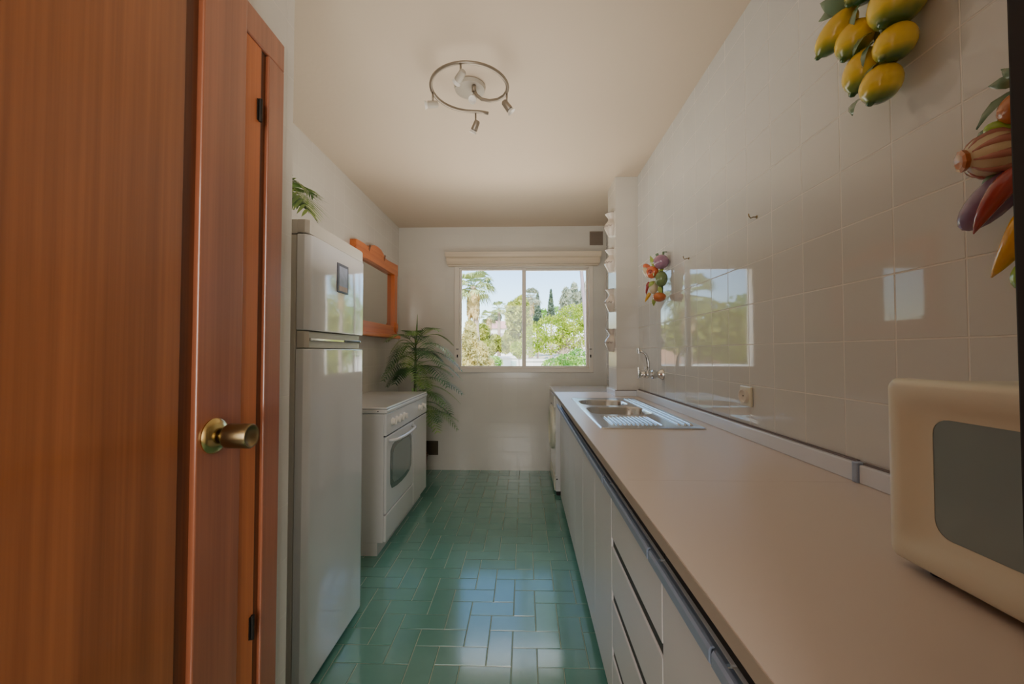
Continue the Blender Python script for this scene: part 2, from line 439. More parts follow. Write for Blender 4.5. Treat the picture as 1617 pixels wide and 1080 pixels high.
# ------------------------------------------------------------------ fridge
fr_ = thing('fridge_freezer', 'tall glossy white fridge-freezer beside the tiled wall end', 'fridge', (-1.04, 1.66, 0))
def fprof(inset=0.0, xf=-0.76):
    # plan outline of the door front (contoured)
    pts = [(-0.802, 1.400+inset), (-0.776, 1.400+inset), (-0.764, 1.412+inset)]
    pts += [(xf-0.0005, 1.424+inset), (xf, 1.436+inset)]
    pts += [(xf, 1.875-inset), (xf-0.002, 1.890-inset), (xf-0.016, 1.925-inset), (-0.802, 1.935-inset)]
    return pts
def fslab(z0, z1, inset=0.0, bev=0.004, xf=-0.76):
    bm = NB(); prism(bm, [V(p[0], p[1], z0) for p in fprof(inset, xf)], (0,0,z1-z0))
    es = [e for e in bm.edges if abs(e.verts[0].co.z-e.verts[1].co.z) < 1e-6]
    if bev: bmesh.ops.bevel(bm, geom=es, offset=bev, segments=3, affect='EDGES', profile=0.5)
    return bm
bm = NB(); box(bm, -1.29, 1.402, 0.03, -0.806, 1.933, 1.628, bev=0.004)
for x in (-1.25, -0.84):
    for y in (1.44, 1.89): tube(bm, [(x,y,0.0),(x,y,0.03)], 0.018, 12)
obj('cabinet', bm, M['fridge_side'], fr_)
bm = fslab(1.634, 1.682, 0.0, 0.004, xf=-0.765)
box(bm, -1.29, 1.40, 1.63, -0.802, 1.935, 1.682, bev=0.004)
obj('top_lid', bm, M['fridge_side'], fr_, 'auto')
fdoor = obj('freezer_door', fslab(1.288, 1.630), M['fridge'], fr_, 'auto')
ldoor = obj('fridge_door', fslab(0.035, 1.222), M['fridge'], fr_, 'auto')
# grip recess between the two doors with a chrome strip
bm = fslab(1.226, 1.284, 0.004, 0, xf=-0.778)
obj('grip_recess', bm, M['fridge_side'], fr_)
bm = NB(); box(bm, -0.778, 1.43, 1.250, -0.764, 1.872, 1.262, bev=0.003)
obj('chrome_strip', bm, M['chrome'], fr_)
bm = NB(); box(bm, -0.765, 1.70, 1.2515, -0.7615, 1.86, 1.2605, bev=0.001)
obj('grip_badge', bm, M['black'], fr_)
# magnet on the freezer door
mg = thing('fridge_magnet', 'small dark-framed picture magnet stuck on the freezer door', 'magnet', (-0.757, 1.665, 1.53))
bm = NB(); box(bm, -0.7598, 1.615, 1.455, -0.756, 1.715, 1.575, bev=0.001); obj('magnet_border', bm, base_mat('dark_blue_grey', (84,84,98), rough=0.4), mg)
bm = NB(); box(bm, -0.756, 1.627, 1.482, -0.7552, 1.703, 1.563); obj('magnet_picture', bm, base_mat('pale_blue_picture', (160,166,190), rough=0.4, var=0.25, scale=40), mg)
bm = NB(); box(bm, -0.756, 1.627, 1.462, -0.7552, 1.703, 1.482); obj('magnet_caption', bm, base_mat('tan_strip', (190,160,140), rough=0.4, var=0.1, scale=60), mg)

# ------------------------------------------------------------------ palm fronds
def frond(bm, base, tip, sag, n=16, ll=0.16, lw=0.012, up=V(0,0,1), r=0.003, start=0.25, droop=0.35, rg=rng, fold=0.3, angle=0.7):
    base = Vector(base); tip = Vector(tip)
    mid = (base+tip)/2 + V(0,0,sag)
    def P(t): return base*(1-t)**2 + mid*2*t*(1-t) + tip*t*t
    pts = [P(k/14) for k in range(15)]
    tube(bm, pts, [r*(1-0.75*k/14) for k in range(15)], 6)
    for k in range(n):
        t = start + (1-start)*(k+0.3)/n
        p = P(t); d = (P(min(1,t+0.02))-P(t-0.02)).normalized()
        side = d.cross(V(0,0,1))
        if side.length < 0.05: side = V(1,0,0)
        side.normalize()
        nrm = side.cross(d).normalized()
        if nrm.z < 0: nrm = -nrm
        L = ll*(sin(pi*min(1, 0.18+0.78*(t-start)/(1-start)))**0.7)*rg.uniform(0.88,1.08)
        for s in (-1, 1):
            ang = angle
            dr = (d*cos(ang*1.1)*0.9 + side*s*sin(ang*1.1) - V(0,0,1)*droop*0.3 + nrm*fold*0.3).normalized()
            q = [p]
            pos = p.copy(); dd = dr.copy()
            for m_ in range(4):
                dd = (dd - V(0,0,1)*droop*0.33).normalized(); pos = pos + dd*(L/4); q.append(pos.copy())
            wv = dr.cross(nrm).normalized()
            ws = [0.35, 1.0, 0.9, 0.55, 0.04]
            va = [bm.verts.new(q[i]+wv*lw*0.5*ws[i]) for i in range(5)]
            vb = [bm.verts.new(q[i]-wv*lw*0.5*ws[i]) for i in range(5)]
            for i in range(4): bm.faces.new((va[i], va[i+1], vb[i+1], vb[i]))

# small palm on the fridge
fp = thing('potted_palm', 'small artificial palm in a pot on top of the fridge', 'plant', (-1.1, 1.62, 1.682))
bm = NB(); lathe(bm, (-1.1,1.62,1.6825), (0,0,1), [(0,0),(0.05,0),(0.062,0.09),(0.066,0.09),(0.066,0.1),(0.058,0.1),(0.056,0.088),(0,0.088)], 24)
obj('pot', bm, M['terracotta'], fp, 'auto')
r5 = random.Random(5)
specs = [((-0.815,1.50,1.735), 0.22, 16, 0.17, 'palm_leaf2'), ((-0.86,1.62,1.84), 0.18, 14, 0.14, 'palm_leaf2'), ((-0.90,1.70,1.80), 0.12, 14, 0.13, 'palm_leaf'), ((-1.2,1.36,1.86), 0.14, 14, 0.13, 'palm_leaf'),
         ((-1.22,1.80,1.92), 0.14, 14, 0.13, 'palm_leaf'), ((-0.955,1.44,1.72), 0.14, 14, 0.12, 'palm_dark'), ((-1.05,1.85,1.90), 0.12, 14, 0.13, 'palm_leaf')]
for tip, sg, n, ll, mt in specs:
    bm = NB(); frond(bm, (-1.1,1.62,1.77), tip, sg+0.03, n, ll, 0.0125, droop=0.25, rg=r5, fold=0.1, angle=0.75)
    obj('frond', bm, M[mt], fp)

# ------------------------------------------------------------------ mirror on the left wall
mi = thing('wall_mirror', 'orange pine framed mirror with carved crest and shelf on the left wall', 'mirror', (XL, 3.5, 1.34))
XM = -1.262
def yz(bm, pts, x0, x1):
    prism(bm, [V(x0, p[0], p[1]) for p in pts], (x1-x0, 0, 0))
bm = NB()
top = [(2.99,1.99),(2.99,2.062),(3.06,2.067),(3.14,2.068),(3.22,2.062),(3.265,2.068),(3.30,2.092),(3.36,2.112),(3.44,2.118),(3.52,2.112),(3.575,2.092),(3.61,2.068),(3.66,2.060),(3.74,2.062),(3.85,2.068),(3.99,2.075),(3.99,1.965),(3.78,1.962),(3.49,1.965),(3.2,1.962),(3.10,1.95),(3.06,1.985)]
yz(bm, top[::-1], XL+0.001, XM)
obj('crest_rail', bm, M['pine'], mi)
for (ya) in (3.245, 3.60):
    bm = NB(); prism(bm, [V(XM-0.001, ya, 2.03), V(XM-0.001, ya+0.035, 2.085), V(XM-0.001, ya+0.01, 2.09), V(XM-0.001, ya-0.012, 2.05)], (0.003,0,0)); obj('carved_notch', bm, M['wood_dark'], mi)
for y0, y1 in ((3.0,3.07),(3.90,3.985)):
    bm = NB(); box(bm, XL+0.001, y0, 1.44, XM, y1, 1.965, bev=0.006); obj('side_stile', bm, M['pine_v'], mi)
bm = NB(); box(bm, XL+0.001, 2.99, 1.372, XM, 3.99, 1.462, bev=0.004); obj('bottom_rail', bm, M['pine'], mi)
bm = NB(); box(bm, XL+0.001, 2.97, 1.342, XM+0.03, 4.0, 1.374, bev=0.005); obj('shelf', bm, M['pine'], mi)
bm = NB(); ellipsoid(bm, (XM+0.0, 3.94, 1.45), (1,0,0), 0.018, 0.055); obj('rosette', bm, M['pine'], mi, True)
bm = NB(); ellipsoid(bm, (XM+0.0, 3.035, 1.45), (1,0,0), 0.018, 0.055); obj('rosette', bm, M['pine'], mi, True)
bm = NB(); box(bm, XL+0.002, 3.07, 1.462, XL+0.012, 3.90, 1.965); obj('mirror_glass', bm, M['mirror'], mi)

# ------------------------------------------------------------------ stove
st = thing('gas_stove', 'white freestanding oven stove between the fridge and the palm', 'stove', (-1.05, 2.9, 0))
SX = -0.825; SY0, SY1 = 2.41, 3.41; SH = 0.878
bm = NB()
box(bm, XL+0.004, SY0, 0.075, SX-0.016, SY1, SH-0.04, bev=0.004)
box(bm, XL+0.03, SY0+0.001, 0.0, SX-0.05, SY1-0.001, 0.075)
obj('oven_body', bm, M['enamel'], st)
bm = NB(); box(bm, XL+0.004, SY0-0.002, SH-0.038, SX+0.006, SY1+0.002, SH-0.014, bev=0.006); box(bm, XL+0.004, SY0+0.002, SH-0.013, SX+0.002, SY1-0.002, SH, bev=0.005)
obj('hob_lid', bm, M['enamel'], st)
bm = NB(); box(bm, SX-0.016, SY0, 0.708, SX, SY1, SH-0.04, bev=0.004)
obj('control_panel', bm, M['enamel'], st)
bm = NB(); box(bm, SX-0.017, SY0+0.002, 0.700, SX-0.012, SY1-0.002, 0.708); obj('panel_gap', bm, M['black'], st)
for i, y in enumerate((2.52, 2.60, 2.68, 2.76, 3.16, 3.27)):
    bm = NB(); lathe(bm, (SX-0.001, y, 0.777), (1,0,0), [(0,0),(0.024,0),(0.023,0.008),(0.019,0.01),(0.018,0.024),(0,0.025)], 20); box(bm, SX+0.012, y-0.004, 0.759, SX+0.030, y+0.004, 0.795, bev=0.002)
    obj('control_knob', bm, M['plastic_w'], st, 'auto')
bm = NB(); box(bm, SX-0.016, SY0+0.003, 0.242, SX, 3.005, 0.700, bev=0.006)
od = obj('oven_door', bm, M['enamel'], st)
bm = NB()
q = [(2.49,0.40),(2.52,0.365),(2.62,0.352),(2.72,0.348),(2.82,0.352),(2.91,0.368),(2.945,0.40),(2.952,0.50),(2.945,0.60),(2.91,0.632),(2.82,0.648),(2.72,0.652),(2.62,0.648),(2.53,0.632),(2.492,0.60),(2.485,0.50)]
yz(bm, q, SX-0.004, SX+0.003)
obj('oven_window', bm, M['darkglass'], od)
bm = NB()
qi = [(2.72+(a-2.72)*0.84, 0.5+(b-0.5)*0.80) for a, b in q]
yz(bm, qi, SX+0.002, SX+0.0042)
obj('inner_window', bm, base_mat('oven_inner_glass', (112,128,124), rough=0.1, coat=0.5), od)
pts = [(SX+0.0, 2.46, 0.672), (SX+0.03, 2.475, 0.672), (SX+0.044, 2.53, 0.671), (SX+0.05, 2.62, 0.67), (SX+0.051, 2.71, 0.669), (SX+0.05, 2.80, 0.67), (SX+0.044, 2.89, 0.671), (SX+0.03, 2.945, 0.672), (SX+0.0, 2.96, 0.672)]
bm = NB(); tube(bm, pts, 0.010, 12); obj('oven_handle', bm, M['enamel'], od, True)
bm = NB(); box(bm, SX-0.016, SY0+0.003, 0.078, SX, 3.005, 0.236, bev=0.005); obj('warming_drawer', bm, M['enamel'], st)
bm = NB(); box(bm, SX-0.016, 3.010, 0.078, SX, SY1-0.002, 0.700, bev=0.005); obj('bottle_compartment_door', bm, M['enamel'], st)
bm = NB(); tube(bm, [(-0.875, SY0-0.004, 0.855), (-0.875, SY0, 0.855)], 0.004, 10); obj('screw', bm, M['black'], st)

# ------------------------------------------------------------------ tall artificial palm in the corner
pl = thing('potted_palm', 'tall artificial palm in the corner behind the stove', 'plant', (-1.03, 3.78, 0))
bm = NB(); lathe(bm, (-1.03,3.78,0.0), (0,0,1), [(0,0),(0.1,0),(0.125,0.24),(0.132,0.24),(0.132,0.26),(0.118,0.26),(0.115,0.235),(0,0.235)], 28); obj('pot', bm, M['terracotta'], pl, 'auto')
bm = NB(); tube(bm, [(-1.03,3.78,0.23),(-1.025,3.77,0.6),(-1.015,3.75,0.95),(-1.01,3.74,1.30)], [0.016,0.014,0.012,0.007], 10); obj('trunk', bm, M['stem'], pl, True)
r6 = random.Random(11)
tx, ty = -1.015, 3.75
fl = []
# (azimuth deg: 0=+x, 90=+y, base z, reach, tip z, sag, material)
fl += [(20,1.27,0.36,1.27,0.22,'palm_leaf2'),(-20,1.22,0.42,1.12,0.24,'palm_leaf'),(-55,1.25,0.36,1.22,0.24,'palm_dark'),(-100,1.22,0.34,1.17,0.20,'palm_leaf'),
       (200,1.24,0.25,1.20,0.20,'palm_leaf2'),(235,1.22,0.33,1.06,0.22,'palm_dark'),(5,1.08,0.44,0.94,0.22,'palm_leaf'),(-38,1.05,0.46,0.90,0.20,'palm_dark'),
       (-75,1.08,0.42,0.97,0.20,'palm_leaf'),(-120,1.05,0.38,0.96,0.2,'palm_dark'),(250,1.02,0.33,0.93,0.18,'palm_dark'),(215,1.0,0.3,0.90,0.18,'palm_dark'),
       (12,0.88,0.42,0.72,0.17,'palm_leaf2'),(-30,0.84,0.44,0.66,0.17,'palm_leaf'),(-10,0.70,0.42,0.50,0.18,'palm_leaf'),(-48,0.72,0.42,0.52,0.16,'palm_leaf2'),
       (30,0.72,0.36,0.58,0.16,'palm_dark'),(-15,0.96,0.48,0.83,0.14,'palm_dark'),(-70,0.80,0.34,0.70,0.14,'palm_leaf'),(60,1.10,0.26,1.16,0.18,'palm_dark'),
       (-62,0.98,0.40,0.88,0.17,'palm_leaf2'),(-5,1.18,0.45,1.03,0.2,'palm_dark'),(225,1.12,0.3,1.02,0.2,'palm_leaf')]
fl += [(-85,1.27,0.22,1.36,0.16,'palm_leaf'),(-25,1.28,0.28,1.40,0.16,'palm_leaf2'),(-135,1.26,0.30,1.30,0.18,'palm_leaf'),(-95,0.95,0.30,1.02,0.16,'palm_dark'),(-60,1.15,0.30,1.16,0.18,'palm_dark'),(-3,1.0,0.36,0.98,0.18,'palm_leaf2'),(-40,0.62,0.36,0.60,0.14,'palm_dark'),(10,0.62,0.40,0.56,0.14,'palm_leaf'),(-32,1.14,0.34,1.08,0.18,'palm_leaf'),(-18,0.80,0.30,0.74,0.15,'palm_leaf2'),(-55,0.90,0.30,0.86,0.16,'palm_leaf'),(-90,1.16,0.32,1.08,0.18,'palm_leaf2'),(-110,0.98,0.26,0.97,0.16,'palm_leaf'),(0,1.12,0.26,1.12,0.16,'palm_dark'),(-45,1.02,0.22,1.02,0.14,'palm_leaf2')]
for az, bz, reach, tz, sg, mt in fl:
    a_ = radians(az)
    if 100 < az < 260: reach = min(reach, 0.30)
    tip = (tx+reach*cos(a_), ty+reach*sin(a_), tz)
    tip = (max(tip[0], XL+0.09), min(tip[1], YB-0.13), tip[2])
    bm = NB(); frond(bm, (tx, ty, bz), tip, sg, 16, 0.130, 0.0105, droop=0.13, rg=r6, r=0.0035, start=0.2, fold=0.12, angle=0.88)
    for v in bm.verts:
        v.co.x = max(v.co.x, XL+0.008); v.co.y = min(v.co.y, YB-0.008)
        if v.co.x < SX+0.03 and v.co.y < SY1+0.015 and v.co.z < SH+0.02: v.co.z = SH+0.02+ (v.co.z % 0.01)
    obj('frond', bm, M[mt], pl)
# upright young spear
bm = NB(); tube(bm, [(-1.012,3.74,1.25),(-1.0,3.735,1.40),(-0.992,3.73,1.56)], [0.006,0.009,0.001], 6); obj('new_shoot', bm, M['palm_leaf2'], pl, True)

# ------------------------------------------------------------------ worktop, upstand
wt = thing('worktop', 'long beige laminate worktop running along the right wall', 'worktop', (0.54, 1.7, 0.856))
SKX0, SKX1, SKY0, SKY1 = 0.345, 0.70, 2.05, 2.74          # cut-out for the bowls
bm = NB()
def slab(x0,y0,x1,y1): box(bm, x0, y0, 0.863, x1, y1, HW)
XF = 0.243
slab(XF, 0.17, XR-0.002, 1.0375)
slab(XF, 1.0385, XR-0.002, SKY0)
slab(XF, SKY0, SKX0, SKY1); slab(SKX1, SKY0, XR-0.002, SKY1)
slab(XF, SKY1, XR-0.002, 3.001); slab(XF, 3.001, 0.675, 3.29)
obj('top_board', bm, M['laminate'], wt)
bm = NB(); box(bm, XF-0.0015, 0.17, 0.863, XF, 3.29, HW-0.0015); obj('edge_band', bm, M['edge'], wt)
bm = NB()
box(bm, XR-0.021, 1.045, HW, XR-0.002, 3.001, HW+0.047, bev=0.003)
box(bm, 0.660, 2.984, HW, XR-0.021, 3.001, HW+0.040, bev=0.003)
box(bm, 0.660, 3.001, HW, 0.6755, 3.29, HW+0.040, bev=0.003)
box(bm, XR-0.019, 0.175, HW, XR-0.002, 1.029, HW+0.045, bev=0.003)
obj('upstand', bm, M['upstand'], wt)
bm = NB(); box(bm, XR-0.024, 1.029, HW, XR-0.002, 1.045, HW+0.050, bev=0.002); obj('joint_cap', bm, M['alu'], wt)
bm = NB(); box(bm, XR-0.008, 1.046, HW+0.046, XR-0.0015, 3.0, HW+0.052)
box(bm, XR-0.008, 0.2, HW+0.044, XR-0.0015, 1.029, HW+0.05); box(bm, 0.662, 2.994, HW+0.039, XR-0.02, 3.002, HW+0.044); obj('sealant_line', bm, M['mortar_line'], wt)

# ------------------------------------------------------------------ sink
sk = thing('kitchen_sink', 'stainless steel double-bowl sink with ribbed drainer set in the worktop', 'sink', (0.54, 2.28, HW))
x0, x1, y0, y1 = 0.322, 0.762, 1.715, 2.832
zt = HW+0.006
bowls = [(0.346, 2.075, 0.668, 2.372, 0.085), (0.346, 2.425, 0.632, 2.712, 0.10)]
# deck: grid with rounded bowl holes through polygon filling
bm = NB()
def loop(pts, z): return [bm.verts.new((p[0], p[1], z)) for p in pts]
outer = rrect(x0+0.012, y0+0.012, x1-0.012, y1-0.012, 0.012, 4)
oe = loop(outer, zt)
edges = [bm.edges.new((oe[i], oe[(i+1)%len(oe)])) for i in range(len(oe))]
bl = []
for (a,b,c,d,r) in bowls:
    h = loop(rrect(a,b,c,d,r,8), zt); bl.append(h)
    edges += [bm.edges.new((h[i], h[(i+1)%len(h)])) for i in range(len(h))]
drn = loop(rrect(0.375, 1.77, 0.60, 2.035, 0.02, 3), zt)
edges += [bm.edges.new((drn[i], drn[(i+1)%len(drn)])) for i in range(len(drn))]
drn2 = loop(rrect(0.64, 1.77, 0.715, 2.4, 0.015, 3), zt)
bm2edges = []
bmesh.ops.triangle_fill(bm, use_beauty=True, use_dissolve=False, edges=edges)
bmesh.ops.delete(bm, geom=[v for v in drn2], context='VERTS')
# rim
rim1 = loop(rrect(x0+0.004, y0+0.004, x1-0.004, y1-0.004, 0.014, 4), zt-0.0008); rim2 = loop(rrect(x0, y0, x1, y1, 0.016, 4), HW+0.0005)
for A, B in ((oe, rim1), (rim1, rim2)):
    for k in range(len(A)): bm.faces.new((A[k], A[(k+1)%len(A)], B[(k+1)%len(B)], B[k]))
# drainer tray with ribs
tray = loop(rrect(0.380, 1.775, 0.595, 2.03, 0.016, 3), zt-0.004)
for k in range(len(drn)): bm.faces.new((drn[k], drn[(k+1)%len(drn)], tray[(k+1)%len(tray)], tray[k]))
bm.faces.new(tray)
obj('sink_deck', bm, M['steel'], sk, 'auto')
bm = NB()
for k in range(11):
    xx = 0.392+k*0.0190
    tube(bm, [(xx, 1.79, zt-0.004), (xx, 1.80, zt-0.001), (xx, 2.005, zt-0.001), (xx, 2.018, zt-0.004)], 0.004, 8)
obj('drainer_ribs', bm, M['steel'], sk, True)
bm = NB()
for xx in (0.672, 0.70, 0.725):
    tube(bm, [(xx, 1.78, zt-0.002), (xx, 1.80, zt+0.0015), (xx, 2.75, zt+0.0015), (xx, 2.77, zt-0.002)], 0.0045, 8)
obj('side_ridges', bm, M['steel'], sk, True)
for bi, (a,b,c,d,r) in enumerate(bowls):
    bm = NB()
    L = [rrect(a,b,c,d,r,8), rrect(a+0.006,b+0.006,c-0.006,d-0.006,r-0.004,8), rrect(a+0.018,b+0.018,c-0.018,d-0.018,r-0.012,8), rrect(a+0.045,b+0.045,c-0.045,d-0.045,r-0.03,8)]
    zs = [zt, zt-0.008, zt-0.13, zt-0.15]
    R = [[bm.verts.new((p[0],p[1],z)) for p in l] for l, z in zip(L, zs)]
    for A, B in zip(R, R[1:]):
        for k in range(len(A)): bm.faces.new((A[k], A[(k+1)%len(A)], B[(k+1)%len(B)], B[k]))
    bm.faces.new(R[-1])
    bo = obj('sink_bowl', bm, M['steel'], sk, 'auto')
    bm = NB(); lathe(bm, ((a+c)/2, (b+d)/2, zt-0.1495), (0,0,1), [(0,0.002),(0.03,0.002),(0.036,0.004),(0.04,0.0)], 24)
    obj('drain', bm, M['chrome'], bo, 'auto')
bm = NB()
for k in range(6): box(bm, 0.600+k*0.0085, 2.362, zt-0.055, 0.604+k*0.0085, 2.3655, zt-0.012)
box(bm, 0.596, 2.3655, zt-0.057, 0.652, 2.3675, zt-0.01)
obj('overflow_grille', bm, M['black'], sk)

# ------------------------------------------------------------------ wall tap
tp = thing('wall_tap', 'chrome wall-mounted mixer tap above the sink', 'tap', (XR, 2.49, 1.07))
FY = 2.49; FZ = 1.075
bm = NB(); lathe(bm, (XR-0.0005, FY, FZ), (-1,0,0), [(0,0),(0.034,0),(0.034,0.006),(0.026,0.018),(0.019,0.03),(0.019,0.042),(0.026,0.045),(0.028,0.062),(0.024,0.066),(0.018,0.068),(0.018,0.082),(0,0.082)], 28); obj('wall_flange', bm, M['chrome'], tp, 'auto')
bm = NB(); tube(bm, [(XR-0.08,FY,FZ-0.002),(XR-0.135,FY,FZ-0.002)], 0.017, 16); ellipsoid(bm, (XR-0.092,FY,FZ), (1,0,0), 0.02, 0.024); obj('mixer_body', bm, M['chrome'], tp, True)
bm = NB(); lathe(bm, (XR-0.128,FY,FZ), (-1,0,0), [(0,0),(0.012,0),(0.02,0.006),(0.022,0.014),(0.012,0.018),(0,0.018)], 20); box(bm, XR-0.150, FY-0.006, FZ-0.026, XR-0.144, FY+0.006, FZ+0.044, bev=0.0025); obj('tap_handle', bm, M['chrome'], tp, 'auto')
bm = NB(); sp_ = [(XR-0.090,FY,FZ+0.015),(XR-0.088,FY,FZ+0.05),(XR-0.088,FY,FZ+0.075),(XR-0.093,FY,FZ+0.10),(XR-0.104,FY,FZ+0.122),(XR-0.120,FY,FZ+0.136),(XR-0.138,FY,FZ+0.140)]
tube(bm, sp_, [0.0095]*7, 14); obj('spout', bm, M['chrome'], tp, True)
bm = NB(); tube(bm, [(XR-0.144,FY,FZ+0.128),(XR-0.147,FY,FZ+0.16)], 0.0095, 14); obj('spout_tip', bm, M['chrome'], tp, 'auto')
bm = NB(); tube(bm, [(XR-0.105,FY-0.012,FZ+0.0),(XR-0.105,FY-0.012,FZ+0.048)], 0.0055, 10); obj('diverter', bm, M['chrome'], tp, True)

# ------------------------------------------------------------------ socket and hooks on the right wall
so = thing('wall_socket', 'square cream power socket on the tiled wall above the worktop', 'socket', (XR, 1.556, 1.045))
bm = NB(); box(bm, XR-0.010, 1.518, 1.007, XR-0.0005, 1.594, 1.083, bev=0.004); obj('socket_plate', bm, M['plastic'], so)
bm = NB(); lathe(bm, (XR-0.0098, 1.556, 1.045), (-1,0,0), [(0.026,0),(0.026,0.012),(0.0225,0.012),(0.021,0.002),(0,0.002)], 26); obj('socket_ring', bm, M['plastic_w'], so, 'auto')
bm = NB()
for s in (-1,1): tube(bm, [(XR-0.0112, 1.556+s*0.0095, 1.045), (XR-0.0125, 1.556+s*0.0095, 1.045)], 0.003, 10)
obj('socket_holes', bm, M['black'], so)
def hook(y, z, label, flip=1):
    bm = NB(); tube(bm, [(XR-0.0006,y,z),(XR-0.014,y,z),(XR-0.022,y,z-0.004*flip),(XR-0.028,y,z+0.003),(XR-0.029,y,z+0.012)], 0.0020, 8)
    lathe(bm, (XR-0.0005, y, z), (-1,0,0), [(0,0),(0.006,0),(0.005,0.002),(0,0.002)], 14)
    tag(obj('wall_hook', bm, M['bronze'], None, True), label, 'hook')
hook(1.479, 1.698, 'small metal hook alone high on the tiled wall, nearer one')
hook(2.083, 1.688, 'small metal hook on the tiled wall beside the small vegetable garland')

# ------------------------------------------------------------------ ceramic garlands
def cmat(name, c, tipc=None, rough=0.22):
    return base_mat(name, c, rough=rough, coat=0.5, var=0.18, scale=22)
def lemon_mat():
    m = bpy.data.materials.new('painted_lemon'); m.use_nodes = True; nt = m.node_tree; b = nt.nodes['Principled BSDF']
    tc = nt.nodes.new('ShaderNodeTexCoord'); sp = nt.nodes.new('ShaderNodeSeparateXYZ'); nt.links.new(tc.outputs['Generated'], sp.inputs[0])
    no = nt.nodes.new('ShaderNodeTexNoise'); no.inputs['Scale'].default_value = 18; nt.links.new(tc.outputs['Object'], no.inputs[0])
    ad = nt.nodes.new('ShaderNodeMath'); ad.operation = 'MULTIPLY_ADD'; ad.inputs[1].default_value = 0.22; nt.links.new(no.outputs['Fac'], ad.inputs[0]); nt.links.new(sp.outputs['Z'], ad.inputs[2])
    cr = nt.nodes.new('ShaderNodeValToRGB'); e = cr.color_ramp.elements
    e[0].position = 0.16; e[0].color = s2l((58,98,50)); e[1].position = 0.42; e[1].color = s2l((232,206,70)); n = cr.color_ramp.elements.new(0.27); n.color = s2l((136,150,60)); n = cr.color_ramp.elements.new(0.9); n.color = s2l((240,200,56))
    nt.links.new(ad.outputs[0], cr.inputs[0]); nt.links.new(cr.outputs[0], b.inputs['Base Color'])
    b.inputs['Roughness'].default_value = 0.22; b.inputs['Coat Weight'].default_value = 0.5
    return m
M['lemon'] = lemon_mat()
M['cleaf'] = cmat('painted_leaf', (98,128,98)); M['cleaf_l'] = cmat('painted_leaf_light', (156,176,84))
M['onion'] = cmat('painted_onion', (158,118,142)); M['tomato'] = cmat('painted_orange', (208,104,62)); M['pepper'] = cmat('painted_green_pepper', (112,132,84))
M['garlic'] = cmat('painted_garlic', (206,192,160)); M['pumpkin'] = cmat('painted_pumpkin', (196,108,52)); M['chili'] = cmat('painted_chili', (158,62,58)); M['yellow'] = cmat('painted_yellow', (222,168,36))
M['aub'] = cmat('painted_aubergine', (128,104,140)); M['root'] = cmat('painted_garlic_root', (184,110,60)); M['lime'] = cmat('painted_lime', (146,186,66))
M['cord'] = base_mat('raffia_cord', (120,124,84), rough=0.8)

def leafblade(bm, base, d, L, w, nrm):
    base = Vector(base); d = Vector(d).normalized(); nrm = Vector(nrm); s = d.cross(nrm).normalized(); nrm = s.cross(d).normalized()
    prof = [(0,0.08),(0.2,0.7),(0.45,1.0),(0.7,0.75),(0.9,0.3),(1,0.02)]
    A = []; B = []; C_ = []
    for t, ww in prof:
        p = base + d*L*t + nrm*(0.012*sin(pi*t))
        A.append(bm.verts.new(p + s*w*0.5*ww)); B.append(bm.verts.new(p + nrm*0.003)); C_.append(bm.verts.new(p - s*w*0.5*ww))
    for i in range(len(prof)-1):
        bm.faces.new((A[i],A[i+1],B[i+1],B[i])); bm.faces.new((B[i],B[i+1],C_[i+1],C_[i]))

# lemons: (y, z, xoff from wall, axis, long r, short r)
lg = thing('lemon_garland', 'string of glazed yellow ceramic lemons hanging high on the tiled wall', 'garland', (XR, 0.93, 1.80))
lem = [(1.005,1.998,0.070,(-0.45,0.55,-0.75),0.052,0.029),(0.962,1.946,0.060,(-0.45,0.20,-0.9),0.043,0.033),(0.948,1.862,0.055,(-0.25,0.35,-0.95),0.046,0.033),
       (0.902,1.800,0.055,(-0.35,0.15,-0.75),0.040,0.033),(0.872,1.868,0.050,(-0.55,0.0,-0.65),0.040,0.032),(0.868,1.958,0.045,(-0.5,0.0,-0.75),0.058,0.044),
       (0.93,2.055,0.055,(-0.5,0.3,-0.6),0.046,0.034),(0.99,2.09,0.05,(-0.4,0.4,-0.7),0.046,0.034),(0.90,2.12,0.05,(-0.3,-0.2,-0.9),0.046,0.034)]
for (y,z,xo,ax,rl,rs) in lem:
    bm = NB(); ellipsoid(bm, (XR-xo, y, z), ax, rl*1.05, rs*1.14, tip=0.008, n=22, m=12); o = obj('lemon', bm, M['lemon'], lg, True)
for (y,z,dy,dz,L) in ((0.965,2.03,0.5,0.5,0.09),(0.95,2.035,-0.4,0.6,0.09),(0.915,1.905,0.1,-0.9,0.06),(0.92,1.93,0.3,-0.5,0.05),(0.905,1.85,0.2,-0.8,0.05),(0.93,1.84,-0.3,-0.8,0.05),(0.95,1.80,0.3,-0.9,0.04),(0.94,2.02,0.0,-0.9,0.07),(0.98,2.05,0.8,0.1,0.07),(0.90,2.02,-0.5,0.4,0.08),(0.955,1.90,-0.5,-0.7,0.045)):
    bm = NB(); leafblade(bm, (XR-0.055,y,z), (-0.35,dy,dz), L, 0.04, (-1,0.2,0.2)); obj('leaf', bm, M['cleaf'], lg, True)
bm = NB(); tube(bm, [(XR-0.012,0.93,2.30),(XR-0.03,0.94,2.1),(XR-0.035,0.935,1.95),(XR-0.03,0.915,1.78)], 0.006, 8); tube(bm, [(XR-0.0005,0.93,2.30),(XR-0.014,0.93,2.30)], 0.003, 8); obj('cord', bm, M['cord'], lg, True)

